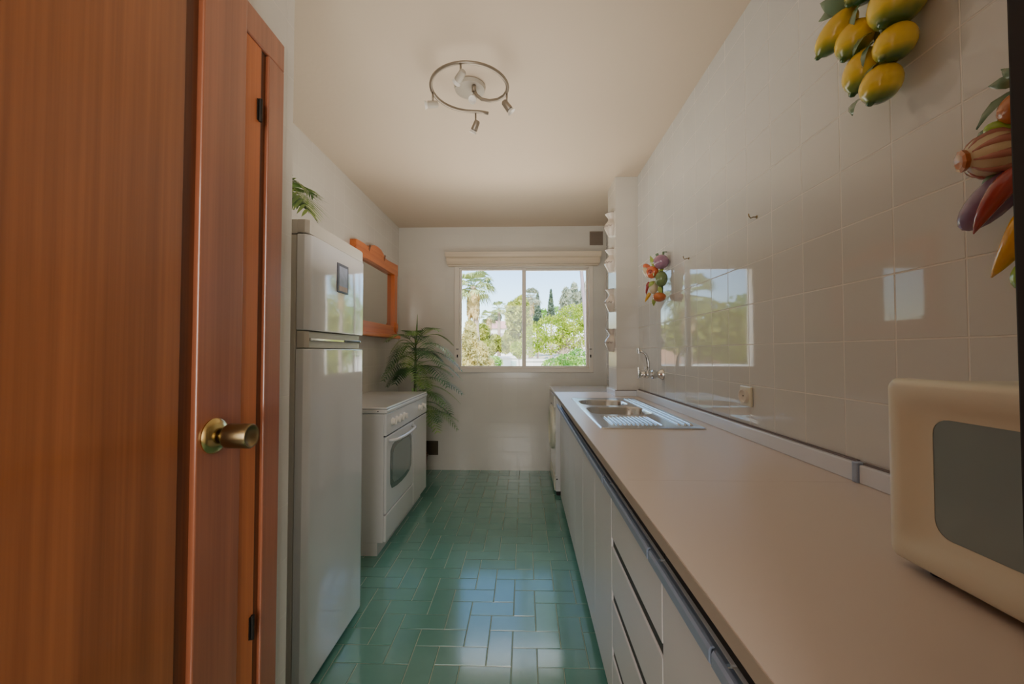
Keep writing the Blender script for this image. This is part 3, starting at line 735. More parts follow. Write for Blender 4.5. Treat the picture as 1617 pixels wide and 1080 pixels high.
# near garland with garlic, partly behind the jamb
gg = thing('garlic_garland', 'ceramic garlic and pepper garland at the right edge above the microwave', 'garland', (XR, 0.68, 1.38))
def el(par, name, mat, c, ax, rl, rs, tip=0.0, n=18):
    bm = NB(); ellipsoid(bm, c, ax, rl, rs, tip=tip, n=n); return obj(name, bm, M[mat], par, True)
def chili(par, name, mat, pts, r):
    bm = NB(); P_ = [Vector(p) for p in pts]; n = 9; out = []; rr = []
    for k in range(n+1):
        t = k/n; out.append(P_[0]*(1-t)**2+P_[1]*2*t*(1-t)+P_[2]*t*t); rr.append(r*max(0.06, (1-t**2.2)**0.8)*(0.75+0.25*min(1,t*4)))
    tube(bm, out, rr, 12); return obj(name, bm, M[mat], par, True)
X0 = XR
g1 = el(gg, 'garlic_bulb', 'garlic', (X0-0.052, 0.700, 1.543), (-0.8,0.35,-0.1), 0.036, 0.037, n=22)
bm = NB(); 
for k in range(9):
    a_ = 2*pi*k/9
    ca = Vector((-0.8,0.35,-0.1)).normalized(); u, w = frame_from(ca); c0 = Vector((X0-0.052,0.700,1.543))
    pts = [c0 + ca*0.0345*cos(b_) + (u*cos(a_)+w*sin(a_))*0.0352*sin(b_) for b_ in (0.55,0.85,1.15,1.45,1.8,2.2,2.6)]
    tube(bm, pts, [0.0022,0.0035,0.0050,0.0065,0.0075,0.006,0.003], 6)
obj('clove_ridges', bm, cmat('painted_garlic_skin', (180,124,112)), g1, True)
bm = NB(); ca = Vector((-0.8,0.35,-0.1)).normalized(); lathe(bm, c0+ca*0.030, ca, [(0,0),(0.017,0.002),(0.019,0.009),(0.013,0.011),(0,0.009)], 9); obj('root', bm, M['root'], g1, False)
el(gg, 'tomato', 'root', (X0-0.045, 0.668, 1.605), (-0.8,0.3,0.2), 0.022, 0.026)
el(gg, 'aubergine', 'aub', (X0-0.045, 0.706, 1.470), (-0.35,0.5,-0.75), 0.058, 0.028, n=20)
chili(gg, 'chili', 'chili', [(X0-0.055,0.655,1.500),(X0-0.085,0.675,1.462),(X0-0.072,0.712,1.412)], 0.017)
chili(gg, 'yellow_pepper', 'yellow', [(X0-0.055,0.640,1.435),(X0-0.065,0.655,1.385),(X0-0.058,0.700,1.335)], 0.020)
el(gg, 'lime', 'lime', (X0-0.045, 0.655, 1.335), (-0.3,0.3,-0.8), 0.03, 0.022)
el(gg, 'lime', 'lime', (X0-0.050, 0.690, 1.582), (-0.7,0.5,0.2), 0.018, 0.013)
for (y,z,dy,dz,L) in ((0.668,1.640,0.7,-0.7,0.07),(0.66,1.645,0.6,0.2,0.045),(0.65,1.64,0.5,0.6,0.05),(0.700,1.602,0.4,-0.9,0.05),(0.69,1.51,0.5,-0.3,0.035)):
    bm = NB(); leafblade(bm, (X0-0.035,y,z), (-0.35,dy,dz), L, 0.022, (-1,0.2,0.1)); obj('leaf', bm, M['cleaf'], gg, True)
bm = NB(); tube(bm, [(X0-0.012,0.66,1.82),(X0-0.02,0.66,1.66),(X0-0.02,0.665,1.40)], 0.006, 8); tube(bm, [(X0-0.0005,0.66,1.82),(X0-0.014,0.66,1.82)], 0.003, 8); obj('cord', bm, M['cord'], gg, True)

# far garland beyond the hooks
vg = thing('vegetable_garland', 'small ceramic garland of onion, tomato and green pepper near the tap', 'garland', (XR, 2.42, 1.50))
el(vg, 'onion', 'onion', (X0-0.045, 2.37, 1.735), (0.1,0.1,0.9), 0.042, 0.044)
el(vg, 'tomato', 'tomato', (X0-0.080, 2.42, 1.685), (-0.7,-0.7,0.0), 0.026, 0.038)
bm = NB(); lathe(bm, (X0-0.080-0.018, 2.42-0.018, 1.685), (-0.7,-0.7,0), [(0,0.0),(0.012,0.001),(0.012,0.004),(0,0.003)], 12); obj('tomato_core', bm, M['chili'], vg, True)
el(vg, 'pepper', 'pepper', (X0-0.045, 2.37, 1.635), (0,0.1,-1), 0.046, 0.036)
el(vg, 'garlic_bulb', 'garlic', (X0-0.070, 2.43, 1.595), (0,0,-1), 0.040, 0.026)
el(vg, 'pumpkin', 'pumpkin', (X0-0.050, 2.39, 1.532), (0,0,1), 0.028, 0.038)
el(vg, 'potato', 'garlic', (X0-0.10, 2.46, 1.69), (-0.3,0.5,0.8), 0.042, 0.02)
el(vg, 'carrot', 'tomato', (X0-0.092, 2.48, 1.725), (-0.5,0.3,0.6), 0.03, 0.02)
chili(vg, 'chili', 'chili', [(X0-0.088,2.45,1.63),(X0-0.105,2.46,1.60),(X0-0.102,2.47,1.555)], 0.012)
chili(vg, 'yellow_pepper', 'yellow', [(X0-0.085,2.45,1.565),(X0-0.10,2.46,1.54),(X0-0.11,2.47,1.512)], 0.012)
for (x,y,z,dx,dy,dz,L) in ((0.06,2.40,1.70,-0.4,0.1,0.9,0.09),(0.05,2.39,1.66,0.2,0.0,0.3,0.05),(0.065,2.42,1.63,-0.5,0.1,-0.5,0.05),(0.05,2.39,1.60,0.2,-0.2,-0.9,0.06),(0.06,2.42,1.54,-0.2,0,-0.9,0.06),(0.06,2.41,1.66,-0.3,-0.5,0.1,0.05)):
    bm = NB(); leafblade(bm, (X0-x,y,z), (dx,dy,dz), L, 0.028, (-0.7,-0.7,0.1)); obj('leaf', bm, M['cleaf_l'], vg, True)
bm = NB()
tube(bm, [(X0-0.0005,2.40,1.80),(X0-0.02,2.40,1.80)], 0.003, 8)
tube(bm, [(X0-0.02,2.40,1.80),(X0-0.03,2.40,1.70),(X0-0.03,2.40,1.52)], 0.007, 8)
lathe(bm, (X0-0.055,2.40,1.775), (-0.3,0,1), [(0,0),(0.009,0),(0.009,0.016),(0,0.018)], 10)
obj('cord', bm, M['cleaf'], vg, True)

# ------------------------------------------------------------------ ceramic jugs on the pillar's left face
names = ['topmost ceramic jug of the four hanging on the pillar side', 'second ceramic jug from the top on the pillar side, above the window mid-height',
         'third ceramic jug from the top on the pillar side', 'lowest ceramic jug of the four hanging on the pillar side']
jug0 = None
jz = [2.100, 1.822, 1.517, 1.213]
def make_jug(label):
    t = thing('wall_jug', label, 'jug', (0.677, 3.12, 0), 'ceramic jugs on the pillar side')
    k = 0.172
    pr = [(0.0,0.0),(0.030,0.0),(0.036,0.012),(0.052,0.045),(0.062,0.068),(0.060,0.082),(0.048,0.10),(0.032,0.120),(0.028,0.130),(0.032,0.142),(0.046,0.160),(0.053,0.170),(0.050,0.172),(0.043,0.160),(0.028,0.14)]
    bm = NB(); lathe(bm, (0.6765, 3.12, 0.0), (0,0,1), pr, 20, a0=-pi/2, a1=pi/2, ref=(-1,0,0))
    bmesh.ops.remove_doubles(bm, verts=bm.verts[:], dist=1e-5)
    obj('jug_body', bm, M['ceramic'], t, 'auto')
    bm = NB()
    pts = [(0.6765-0.054*cos(a_), 3.12-0.054*sin(a_), 0.1715) for a_ in [(-pi/2)+pi*i/16 for i in range(17)]]
    tube(bm, pts, 0.0018, 6); obj('rim_line', bm, M['ceramic_line'], t, True)
    bm = NB()
    pts = []
    for i in range(25):
        a_ = radians(-75+150*i/24); h = 0.070+0.006*sin(i*1.6); pts.append((0.6765-0.0625*cos(a_), 3.12-0.0625*sin(a_), h))
    tube(bm, pts, 0.0016, 6); obj('painted_motif', bm, M['ceramic_line'], t, True)
    return t
for i in range(4):
    if i == 0:
        jug0 = make_jug(names[0]); jug0.location.z = jz[0]
    else:
        t = jug0.copy(); COL.objects.link(t); t.location.z = jz[i]; t['label'] = names[i]
        for ch in list(jug0.children):
            c = ch.copy(); COL.objects.link(c); c.parent = t

# ------------------------------------------------------------------ washing machine
wm = thing('washing_machine', 'white front-loading washing machine beyond the end of the worktop', 'washing machine', (0.55, 3.8, 0))
bm = NB(); box(bm, 0.262, 3.45, 0.035, 0.835, 4.05, 0.852, bev=0.008); obj('machine_body', bm, M['enamel'], wm)
bm = NB(); box(bm, 0.252, 3.445, 0.854, 0.835, 4.055, 0.876, bev=0.006); obj('machine_lid', bm, M['enamel'], wm)
bm = NB(); lathe(bm, (0.262, 3.75, 0.53), (-1,0,0), [(0.20,0.0),(0.20,0.018),(0.185,0.030),(0.15,0.034),(0.14,0.02),(0,0.026)], 40); obj('porthole_door', bm, M['plastic'], wm, 'auto')
bm = NB(); box(bm, 0.250, 3.46, 0.74, 0.262, 4.04, 0.84, bev=0.003); obj('control_panel', bm, M['plastic_w'], wm)
bm = NB(); box(bm, 0.254, 3.47, 0.04, 0.262, 4.03, 0.14, bev=0.003); obj('kick_plate', bm, M['plastic'], wm)
bm = NB(); tube(bm, [(0.2625,3.4495,0.16),(0.275,3.4495,0.16)], 0.001, 6); box(bm, 0.268, 3.444, 0.135, 0.279, 3.449, 0.146); obj('screw_cap', bm, M['black'], wm)
for x in (0.29, 0.80):
    for y in (3.48, 4.02):
        bm = NB(); tube(bm, [(x,y,0),(x,y,0.036)], 0.02, 12); obj('foot', bm, M['rubber'], wm)

# ------------------------------------------------------------------ base cabinets
CX = 0.29
def handle_bm(y0, y1):
    bm = NB()
    pts = [(CX+0.0, 0.766), (CX-0.024, 0.766), (CX-0.030, 0.772), (CX-0.030, 0.789), (CX-0.027, 0.794), (CX-0.022,0.794), (CX-0.021,0.792), (CX-0.025,0.791), (CX-0.026,0.788), (CX-0.026,0.774), (CX-0.022,0.770), (CX+0.0,0.770)]
    prism(bm, [V(p[0], y0, p[1]) for p in pts], (0, y1-y0, 0))
    return bm
def cabinet(ya, yb, doors, label, open_top=False):
    t = thing('base_cabinet', label, 'cabinet', (0.56, (ya+yb)/2, 0), 'white base cabinets under the worktop')
    bm = NB()
    xb = XR-0.01 if yb < 2.9 else 0.67
    box(bm, CX+0.019, ya+0.001, 0.08, xb, ya+0.017, 0.857); box(bm, CX+0.019, yb-0.017, 0.08, xb, yb-0.001, 0.857)
    box(bm, CX+0.019, ya+0.017, 0.08, xb, yb-0.017, 0.096); box(bm, xb-0.016, ya+0.017, 0.096, xb, yb-0.017, 0.857)
    obj('carcass', bm, M['cab'], t)
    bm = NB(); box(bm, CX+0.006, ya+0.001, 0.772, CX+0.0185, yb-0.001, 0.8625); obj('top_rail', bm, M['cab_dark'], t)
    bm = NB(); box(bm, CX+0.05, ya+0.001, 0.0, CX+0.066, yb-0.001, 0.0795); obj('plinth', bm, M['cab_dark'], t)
    n = len(doors)-1
    for a_, b_ in zip(doors, doors[1:]):
        bm = NB(); box(bm, CX, a_+0.0015, 0.055, CX+0.018, b_-0.0015, 0.770, bev=0.0015)
        d = obj('cabinet_door', bm, M['cab'], t)
        obj('handle', handle_bm(a_+0.004, b_-0.004), M['alu'], d)
    return t
cabinet(2.665, 3.288, (2.665, 2.976, 3.288), 'white two-door base cabinet at the far end, next to the washing machine')
cabinet(2.042, 2.664, (2.042, 2.353, 2.664), 'white two-door base cabinet under the sink bowls')
cabinet(1.378, 2.040, (1.378, 1.700, 2.040), 'white two-door base cabinet between the sink and the drawers')
cabinet(0.30, 0.876, (0.30, 0.588, 0.876), 'white base cabinet nearest the camera, before the drawer unit')
dr = thing('drawer_unit', 'white four-drawer base unit with long grip slots under the worktop', 'drawers', (0.56, 1.127, 0))
ya, yb = 0.878, 1.376
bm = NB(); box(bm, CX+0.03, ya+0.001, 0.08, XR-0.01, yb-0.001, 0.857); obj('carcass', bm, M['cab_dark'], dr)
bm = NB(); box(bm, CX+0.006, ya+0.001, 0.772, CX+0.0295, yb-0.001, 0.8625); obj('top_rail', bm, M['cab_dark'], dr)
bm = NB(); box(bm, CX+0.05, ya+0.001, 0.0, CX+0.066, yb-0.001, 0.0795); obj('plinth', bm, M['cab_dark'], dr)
for i, (z0, z1) in enumerate(((0.595,0.770),(0.420,0.565),(0.238,0.388),(0.055,0.206))):
    bm = NB(); box(bm, CX, ya+0.0015, z0, CX+0.018, yb-0.0015, z1, bev=0.0015); d = obj('drawer', bm, M['cab'], dr)
    if i == 0: obj('handle', handle_bm(ya+0.004, yb-0.004), M['alu'], d)
    else:
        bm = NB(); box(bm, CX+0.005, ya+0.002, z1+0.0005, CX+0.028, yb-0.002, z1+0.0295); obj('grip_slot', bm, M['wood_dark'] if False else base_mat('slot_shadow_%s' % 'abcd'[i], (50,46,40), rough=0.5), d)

# ------------------------------------------------------------------ microwave
mw = thing('microwave', 'cream microwave oven with dark window on the worktop at right', 'microwave', (0.70, 0.41, HW))
mx0, my0, my1, mz0, mz1 = 0.563, 0.17, 0.652, HW+0.012, 1.170
bm = NB(); box(bm, mx0+0.012, my0+0.004, mz0, 0.822, my1-0.004, mz1-0.004, bev=0.006)
obj('casing', bm, M['plastic'], mw)
# door with sunken frame around the window
def ring(bm, outlines, xs):
    R = [[bm.verts.new((x, p[0], p[1])) for p in o] for o, x in zip(outlines, xs)]
    for A, B in zip(R, R[1:]):
        for k in range(len(A)): bm.faces.new((A[k], A[(k+1)%len(A)], B[(k+1)%len(B)], B[k]))
    return R
bm = NB()
O = [rrect(my0,mz0,my1,mz1,0.010,5), rrect(my0,mz0,my1,mz1,0.012,5), rrect(my0+0.004,mz0+0.004,my1-0.004,mz1-0.004,0.012,5), rrect(my0+0.012,mz0+0.010,my1-0.012,mz1-0.010,0.014,5),
     rrect(0.30,mz0+0.030,my1-0.026,mz1-0.032,0.02,5), rrect(0.312,mz0+0.040,my1-0.036,mz1-0.040,0.025,5), rrect(0.326,mz0+0.056,my1-0.064,mz1-0.052,0.022,5)]
R = ring(bm, O, [mx0+0.03, mx0+0.008, mx0+0.001, mx0-0.002, mx0-0.001, mx0+0.006, mx0+0.008])
obj('door_surround', bm, M['plastic'], mw, 'auto')
bm = NB(); 
o_ = rrect(0.326,mz0+0.056,my1-0.064,mz1-0.052,0.022,5)
prism(bm, [V(mx0+0.0085, p[0], p[1]) for p in o_], (0.003,0,0)); obj('door_window', bm, M['mwglass'], mw)
bm = NB(); box(bm, mx0-0.004, 0.18, mz0+0.02, mx0-0.001, 0.285, mz1-0.02, bev=0.001); obj('control_panel', bm, M['plastic_w'], mw)
for z in (1.10, 0.99):
    bm = NB(); lathe(bm, (mx0-0.004, 0.233, z), (-1,0,0), [(0,0),(0.026,0),(0.024,0.014),(0,0.015)], 24); obj('timer_knob', bm, M['plastic_w'], mw, 'auto')
for x in (0.60, 0.80):
    for y in (0.21, 0.61):
        bm = NB(); tube(bm, [(x,y,HW),(x,y,mz0+0.001)], 0.012, 12); obj('foot', bm, M['rubber'], mw)

# ------------------------------------------------------------------ spiral ceiling light
cl = thing('ceiling_light', 'spiral nickel ceiling light with five small spot heads', 'ceiling light', (-0.235, 1.82, HC))
LZ = 2.405
bm = NB()
lathe(bm, (-0.265, 1.945, HC-0.0005), (0,0,-1), [(0,0),(0.072,0),(0.076,0.006),(0.072,0.022),(0.05,0.03),(0,0.031)], 32)
obj('ceiling_rose', bm, M['spot_white'], cl, 'auto')
cx, cy, R0 = -0.245, 1.805, 0.172
pts = []
# inner start near the rose, curve out to the right, then go round clockwise to the far end
cc = [(-0.240,1.90,LZ+0.06),(-0.236,1.90,LZ+0.03),(-0.215,1.905,LZ+0.008),(-0.165,1.91,LZ),(-0.115,1.895,LZ),(-0.085,1.865,LZ)]
pts += cc
for k in range(0, 41):
    a_ = radians(4 - k*(284/40)); rr = R0 + 0.008*k/40
    pts.append((cx+rr*cos(a_), cy+rr*sin(a_)*0.97, LZ-0.0))
pts[-1] = pts[-1]
pts.append((-0.180, 1.995, LZ))
# smooth
P_ = [Vector(p) for p in pts]
for _ in range(2): P_ = [P_[0]]+[(P_[i-1]+P_[i]*2+P_[i+1])/4 for i in range(1,len(P_)-1)]+[P_[-1]]
bm = NB(); tube(bm, P_, 0.0078, 12); tube(bm, [(-0.240,1.90,HC-0.026),(-0.240,1.90,LZ+0.05)], 0.010, 12)
obj('spiral_bar', bm, M['nickel'], cl, True)
def spot(sx, sy, d, body='nickel', drop=0.05, zt_=None):
    z = LZ if zt_ is None else zt_
    bm = NB(); tube(bm, [(sx,sy,z),(sx,sy,z-drop)], 0.0042, 10); s = obj('spot_stem', bm, M['nickel'], cl, True)
    d = Vector(d).normalized(); c = V(sx,sy,z-drop-0.012)
    bm = NB(); lathe(bm, c-d*0.026, d, [(0,0),(0.010,0.001),(0.0145,0.007),(0.0155,0.028),(0.0165,0.046),(0.016,0.048),(0.014,0.043),(0,0.038)], 24); obj('spot_head', bm, M[body], s, 'auto')
    bm = NB(); lathe(bm, c+d*0.024, d, [(0.013,0.0),(0.018,0.010),(0.0195,0.012),(0.0175,0.011),(0.011,0.002),(0,0.0)], 24); obj('glass_rim', bm, M['plastic_w'], s, 'auto')
spot(-0.418, 1.815, (-0.75,-0.1,-0.10), 'spot_white')
spot(-0.243, 1.995, (-0.35,0.25,-0.7))
spot(-0.080, 1.835, (0.5,0.1,-0.65))
spot(-0.262, 1.635, (-0.55,0.7,-0.25), 'spot_white', drop=0.045)
spot(-0.242, 1.915, (-0.1,-0.55,-0.6), 'plastic_w', drop=0.035, zt_=HC-0.03)

# ------------------------------------------------------------------ outside
def ground_z(y): return -4.0 + max(0, y-8)*0.085
bm = NB()
N = 12
rows = []
for j in range(N+1):
    y = 5.5 + 120*j/N
    rows.append([bm.verts.new((-60+120*i/N, y, ground_z(y))) for i in range(N+1)])
for j in range(N):
    for i in range(N): bm.faces.new((rows[j][i], rows[j][i+1], rows[j+1][i+1], rows[j+1][i]))
gm = base_mat('dry_garden_ground', (208,196,160), rough=0.9, var=0.2, scale=0.4)
struct('ground', bm, gm, 'pale dry garden ground outside the window', 'ground')

OC = {}
OC['pine'] = leaf_mat('sunlit_pine_foliage', (132,160,30), (204,216,70), scale=2.2, trans=0.35)
OC['bush'] = leaf_mat('sunlit_bush_foliage', (104,160,66), (176,210,104), scale=3, trans=0.35)
OC['yellow'] = leaf_mat('sunlit_yellow_foliage', (186,178,112), (226,212,140), scale=2.5, trans=0.35)
OC['olive'] = leaf_mat('sunlit_olive_foliage', (136,152,54), (206,206,100), scale=2.0, trans=0.35)
OC['cypress'] = leaf_mat('dark_cypress_foliage', (88,108,92), (126,142,112), scale=1.5, trans=0.2)
OC['grey'] = leaf_mat('pale_conifer_foliage', (150,160,140), (188,192,164), scale=1.5, trans=0.3)
OC['palmf'] = leaf_mat('sunlit_fan_palm', (130,150,96), (196,206,136), scale=3, trans=0.3)
OC['skirt'] = leaf_mat('dry_palm_skirt', (190,160,100), (232,206,150), scale=5, trans=0.2)
OC['bark'] = base_mat('pale_bark', (170,150,132), rough=0.9, var=0.2, scale=5)

def leaf_cloud(bm, blobs, n, size, rg, aspect=1.6):
    vols = [b[3]*b[4]*b[5] for b in blobs]; tot = sum(v**0.7 for v in vols)
    for bl, vv in zip(blobs, vols):
        cnt = int(n*vv**0.7/tot)
        for _ in range(cnt):
            th = rg.uniform(0, 2*pi); cz = rg.uniform(-1, 1); sr = math.sqrt(1-cz*cz); rad = rg.uniform(0.72, 1.06)
            p = V(bl[0]+bl[3]*sr*cos(th)*rad, bl[1]+bl[4]*sr*sin(th)*rad, bl[2]+bl[5]*cz*rad)
            q = Quaternion((rg.uniform(-1,1), rg.uniform(-1,1), rg.uniform(-1,1), rg.uniform(-1,1))).normalized()
            s = size*rg.uniform(0.6, 1.3)
            a_ = q @ V(s*aspect*0.5,0,0); b_ = q @ V(0,s*0.5,0)
            bm.faces.new([bm.verts.new(p-a_), bm.verts.new(p-b_), bm.verts.new(p+a_), bm.verts.new(p+b_)])

def tree(name, label, blobs, n, size, mat, trunk_r, group=None, seed=1, aspect=1.6, cat='tree'):
    cxs = sum(b[0] for b in blobs)/len(blobs); cys = sum(b[1] for b in blobs)/len(blobs); bot = min(b[2]-b[5] for b in blobs); topz = max(b[2] for b in blobs)
    gz = ground_z(cys)
    t = thing(name, label, cat, (cxs, cys, gz), group)
    rg = random.Random(seed)
    bm = NB(); leaf_cloud(bm, blobs, n, size, rg, aspect); obj('foliage', bm, OC[mat], t)
    bm = NB(); tube(bm, [(cxs,cys,gz-0.05),(cxs+0.03,cys,(gz+bot)/2),(cxs,cys,topz)], [trunk_r, trunk_r*0.8, trunk_r*0.3], 8)
    for b_ in blobs[:6]: tube(bm, [(cxs,cys,bot), ((cxs+b_[0])/2,(cys+b_[1])/2,(bot+b_[2])/2+0.05), (b_[0],b_[1],b_[2])], [trunk_r*0.5,trunk_r*0.35,trunk_r*0.15], 6)
    obj('trunk', bm, OC['bark'], t)
    return t

def px(x, y, Y):   # local metric helper for far scenery, measured once on the view from the kitchen doorway
    return ((x-828)/640.0*Y, Y, 1.21+(556-y)/640.0*Y)

def blob(x, y, rx, ry, Y, depth=None):
    p = px(x, y, Y); a_ = rx/640.0*Y; b_ = ry/640.0*Y
    return (p[0], p[1]+rng.uniform(-0.3,0.3), p[2], a_, (a_+b_)/2 if depth is None else depth, b_)

Y = 24
tree('garden_pine', 'large bright yellow-green domed tree outside the right pane', [blob(905,505,26,24,Y),blob(925,498,20,20,Y),blob(872,520,30,22,Y),blob(845,533,20,20,Y),blob(905,530,30,22,Y),blob(945,515,20,30,Y),blob(838,548,14,14,Y),blob(868,545,22,14,Y)], 9000, 0.085, 'pine', 0.16, seed=2)
tree('garden_bush', 'green rounded bush below the domed tree at the window bottom', [blob(895,570,20,12,17),blob(912,562,14,12,17),blob(872,575,16,9,17),blob(905,580,28,12,17)], 4200, 0.055, 'bush', 0.06, seed=3, cat='bush')
tree('garden_bush', 'small round bush just left of the window centre bar', [blob(817,551,11,12,19),blob(822,558,9,9,19)], 1500, 0.06, 'pine', 0.05, seed=4, cat='bush')
tree('broadleaf_tree', 'tan-green leafy tree left of the window centre bar', [blob(812,500,14,26,28),blob(823,490,13,22,28),blob(806,533,11,14,28),blob(818,530,12,16,28),blob(832,515,10,18,28)], 4200, 0.13, 'olive', 0.14, seed=5, aspect=2.4)
tree('broadleaf_tree', 'yellowish leafy tree behind the fan palm trunk', [blob(762,526,11,15,30),blob(780,541,13,13,30),blob(770,550,14,12,30),blob(797,546,12,12,30)], 3400, 0.14, 'olive', 0.12, seed=6, aspect=2.2)
tree('dry_shrub', 'straw-coloured dry shrub at the lower left window corner', [blob(742,545,14,26,15),blob(758,560,14,18,15),blob(738,575,14,14,15),blob(768,575,12,10,15),blob(741,520,8,14,15)], 4600, 0.075, 'yellow', 0.05, seed=7, aspect=3.0, cat='shrub')
tree('garden_bush', 'low green bush at the bottom left of the window', [blob(778,572,16,10,21),blob(760,576,14,8,21)], 1500, 0.075, 'bush', 0.05, seed=8, cat='bush')
for i, (x, y0, y1, w, lb) in enumerate(((849,466,510,7,'dark pointed cypress just right of the centre bar'), (870,462,500,6,'slimmer dark cypress further right of the centre bar'))):
    p0 = px(x, y0, 52); p1 = px(x, y1, 52); hh = p0[2]-p1[2]; ww = w/640*52
    bl = [(p0[0], 52, p1[2]+hh*k/7, ww*(1-0.8*k/7), ww*(1-0.8*k/7), hh/7) for k in range(8)]
    tree('cypress_tree', lb, bl, 2600, 0.22, 'cypress', 0.15, 'cypresses on the skyline', seed=20+i)
for i, (x, y, rx, ry, lb) in enumerate(((893,468,9,16,'pale feathery conifer on the skyline, left of three'),(905,462,9,18,'pale feathery conifer on the skyline, middle of three'),(922,462,12,20,'pale feathery conifer on the skyline, right of three'))):
    tree('conifer_tree', lb, [blob(x,y+8,rx,ry*0.6,44+i*4), blob(x+1,y-4,rx*0.55,ry*0.6,44+i*4), blob(x,y+22,rx*1.1,10,44+i*4)], 1500, 0.2, 'grey', 0.14, 'conifers on the skyline', seed=30+i, aspect=2.6)
tree('round_tree', 'small dark round tree beside the pink roof', [blob(783,501,9,7,72),blob(776,505,8,6,72)], 1500, 0.25, 'cypress', 0.2, seed=40)
tree('round_tree', 'pale olive tree crowns behind the cypresses', [blob(838,498,14,14,58),blob(858,500,12,12,58),blob(880,498,16,14,58),blob(905,490,16,14,58)], 3600, 0.22, 'bush', 0.2, seed=41)

def fan_palm(label, X, Yp, zc, R, trunk_r, nf, seed, skirt=True, lean=(0,0), group=None, mat='palmf', dens=15):
    gz = ground_z(Yp)
    t = thing('fan_palm', label, 'palm tree', (X+lean[0], Yp, gz), group)
    rg = random.Random(seed)
    bm = NB(); tube(bm, [(X+lean[0],Yp,gz-0.05),(X+lean[0]*0.45,Yp,(gz+zc)/2),(X,Yp,zc)], [trunk_r*1.25,trunk_r,trunk_r*0.85], 10); obj('trunk', bm, OC['bark'], t, True)
    bm = NB()
    for k in range(nf):
        az = rg.uniform(0, 2*pi); el_ = rg.uniform(-0.7, 1.1)
        d = V(cos(az)*cos(el_), sin(az)*cos(el_), sin(el_))
        h = V(X,Yp,zc) + d*R*0.5
        tube(bm, [(X,Yp,zc), tuple(h)], R*0.012, 4)
        u, w = frame_from(d)
        for q_ in range(dens):
            a_ = -1.25 + 2.5*q_/(dens-1)
            dd = (d*cos(a_) + u*sin(a_)).normalized(); L = R*0.55*rg.uniform(0.85,1.1)
            e = h + dd*L*0.6; f_ = h + dd*L - V(0,0,R*0.22*rg.uniform(0.6,1.4)); ww = w.cross(dd).normalized()*0 + dd.cross(w).normalized()*R*0.03
            bm.faces.new([bm.verts.new(h), bm.verts.new(e+ww), bm.verts.new(f_), bm.verts.new(e-ww)])
    obj('fronds', bm, OC[mat], t)
    if skirt:
        bm = NB()
        for k in range(260):
            az = rg.uniform(0, 2*pi); z0 = zc - rg.uniform(0, R*0.95); r0 = trunk_r*0.9; L = R*rg.uniform(0.35,0.6)
            a_ = V(X+cos(az)*r0, Yp+sin(az)*r0, z0); b_ = V(X+cos(az)*(r0+R*0.15), Yp+sin(az)*(r0+R*0.15), z0-L*0.6); c_ = V(X+cos(az)*(r0+R*0.10), Yp+sin(az)*(r0+R*0.10), z0-L)
            s_ = V(-sin(az), cos(az), 0)*R*0.05
            bm.faces.new([bm.verts.new(a_), bm.verts.new(b_+s_), bm.verts.new(c_), bm.verts.new(b_-s_)])
        obj('dry_skirt', bm, OC['skirt'], t)
    return t
p = px(747,452,19); fan_palm('tall fan palm with dry brown skirt outside the left pane', p[0], 19, p[2], 1.15, 0.16, 34, 50, lean=(0.55,0))
p = px(788,487,48); fan_palm('small distant fan palm above the pink-roofed house', p[0], 48, p[2], 1.2, 0.2, 24, 51, skirt=False)
p = px(838,470,48); fan_palm('distant shaggy palm rising beside the window centre bar', p[0], 48, p[2], 1.5, 0.25, 34, 52, skirt=True, mat='grey')
p = px(772,500,40); fan_palm('mid-distance palm between the tall fan palm and the roof', p[0], 40, p[2], 1.0, 0.15, 24, 53, skirt=True)
# slender leaning trunk at the far right of the window
t = thing('slender_palm', 'slender leaning palm trunk at the right edge of the window', 'palm tree', (1.70, 10, -4.0))
bm = NB(); tube(bm, [(1.70,10,-3.9),(1.565,10,0.87),(1.49,10,2.2),(1.41,10,3.2),(1.2,10,5.2)], [0.06,0.05,0.045,0.045,0.04], 12); obj('trunk', bm, base_mat('grey_palm_trunk', (150,136,140), rough=0.8, var=0.2, scale=8), t, True)
bm = NB(); r7 = random.Random(70)
for k in range(14):
    az = 2*pi*k/14; frond(bm, (1.2,10,5.15), (1.2+1.3*cos(az),10+1.3*sin(az),5.0+0.3*sin(k*3)), 0.7, 20, 0.4, 0.04, rg=r7, r=0.015)
obj('fronds', bm, OC['palmf'], t)

# buildings
def house(name, label, x0, x1, y0, y1, z0, z1, wall, roof_h=0, roofm=None, wins=()):
    t = thing(name, label, 'building', ((x0+x1)/2, y0, z0))
    bm = NB(); box(bm, x0, y0, z0, x1, y1, z1); obj('building_walls', bm, wall, t)
    if roof_h:
        bm = NB(); m_ = 0.3
        a = [bm.verts.new(q) for q in ((x0-m_,y0-m_,z1),(x1+m_,y0-m_,z1),(x1+m_,y1+m_,z1),(x0-m_,y1+m_,z1))]
        r1 = bm.verts.new((x0+0.8,(y0+y1)/2,z1+roof_h)); r2 = bm.verts.new((x1-0.8,(y0+y1)/2,z1+roof_h))
        bm.faces.new((a[0],a[1],r2,r1)); bm.faces.new((a[1],a[2],r2)); bm.faces.new((a[2],a[3],r1,r2)); bm.faces.new((a[3],a[0],r1)); bm.faces.new(a[::-1])
        obj('tiled_roof', bm, roofm, t)
    else:
        bm = NB(); box(bm, x0-0.08, y0-0.08, z1, x1+0.08, y1+0.08, z1+0.10); obj('roof_coping', bm, wall, t)
    for (a_, b_, c_, d_, mt) in wins:
        bm = NB(); box(bm, a_, y0-0.04, b_, c_, y0-0.001, d_); obj('building_opening', bm, mt, t)
white = base_mat('sunlit_white_render', (236,234,228), rough=0.8, var=0.02)
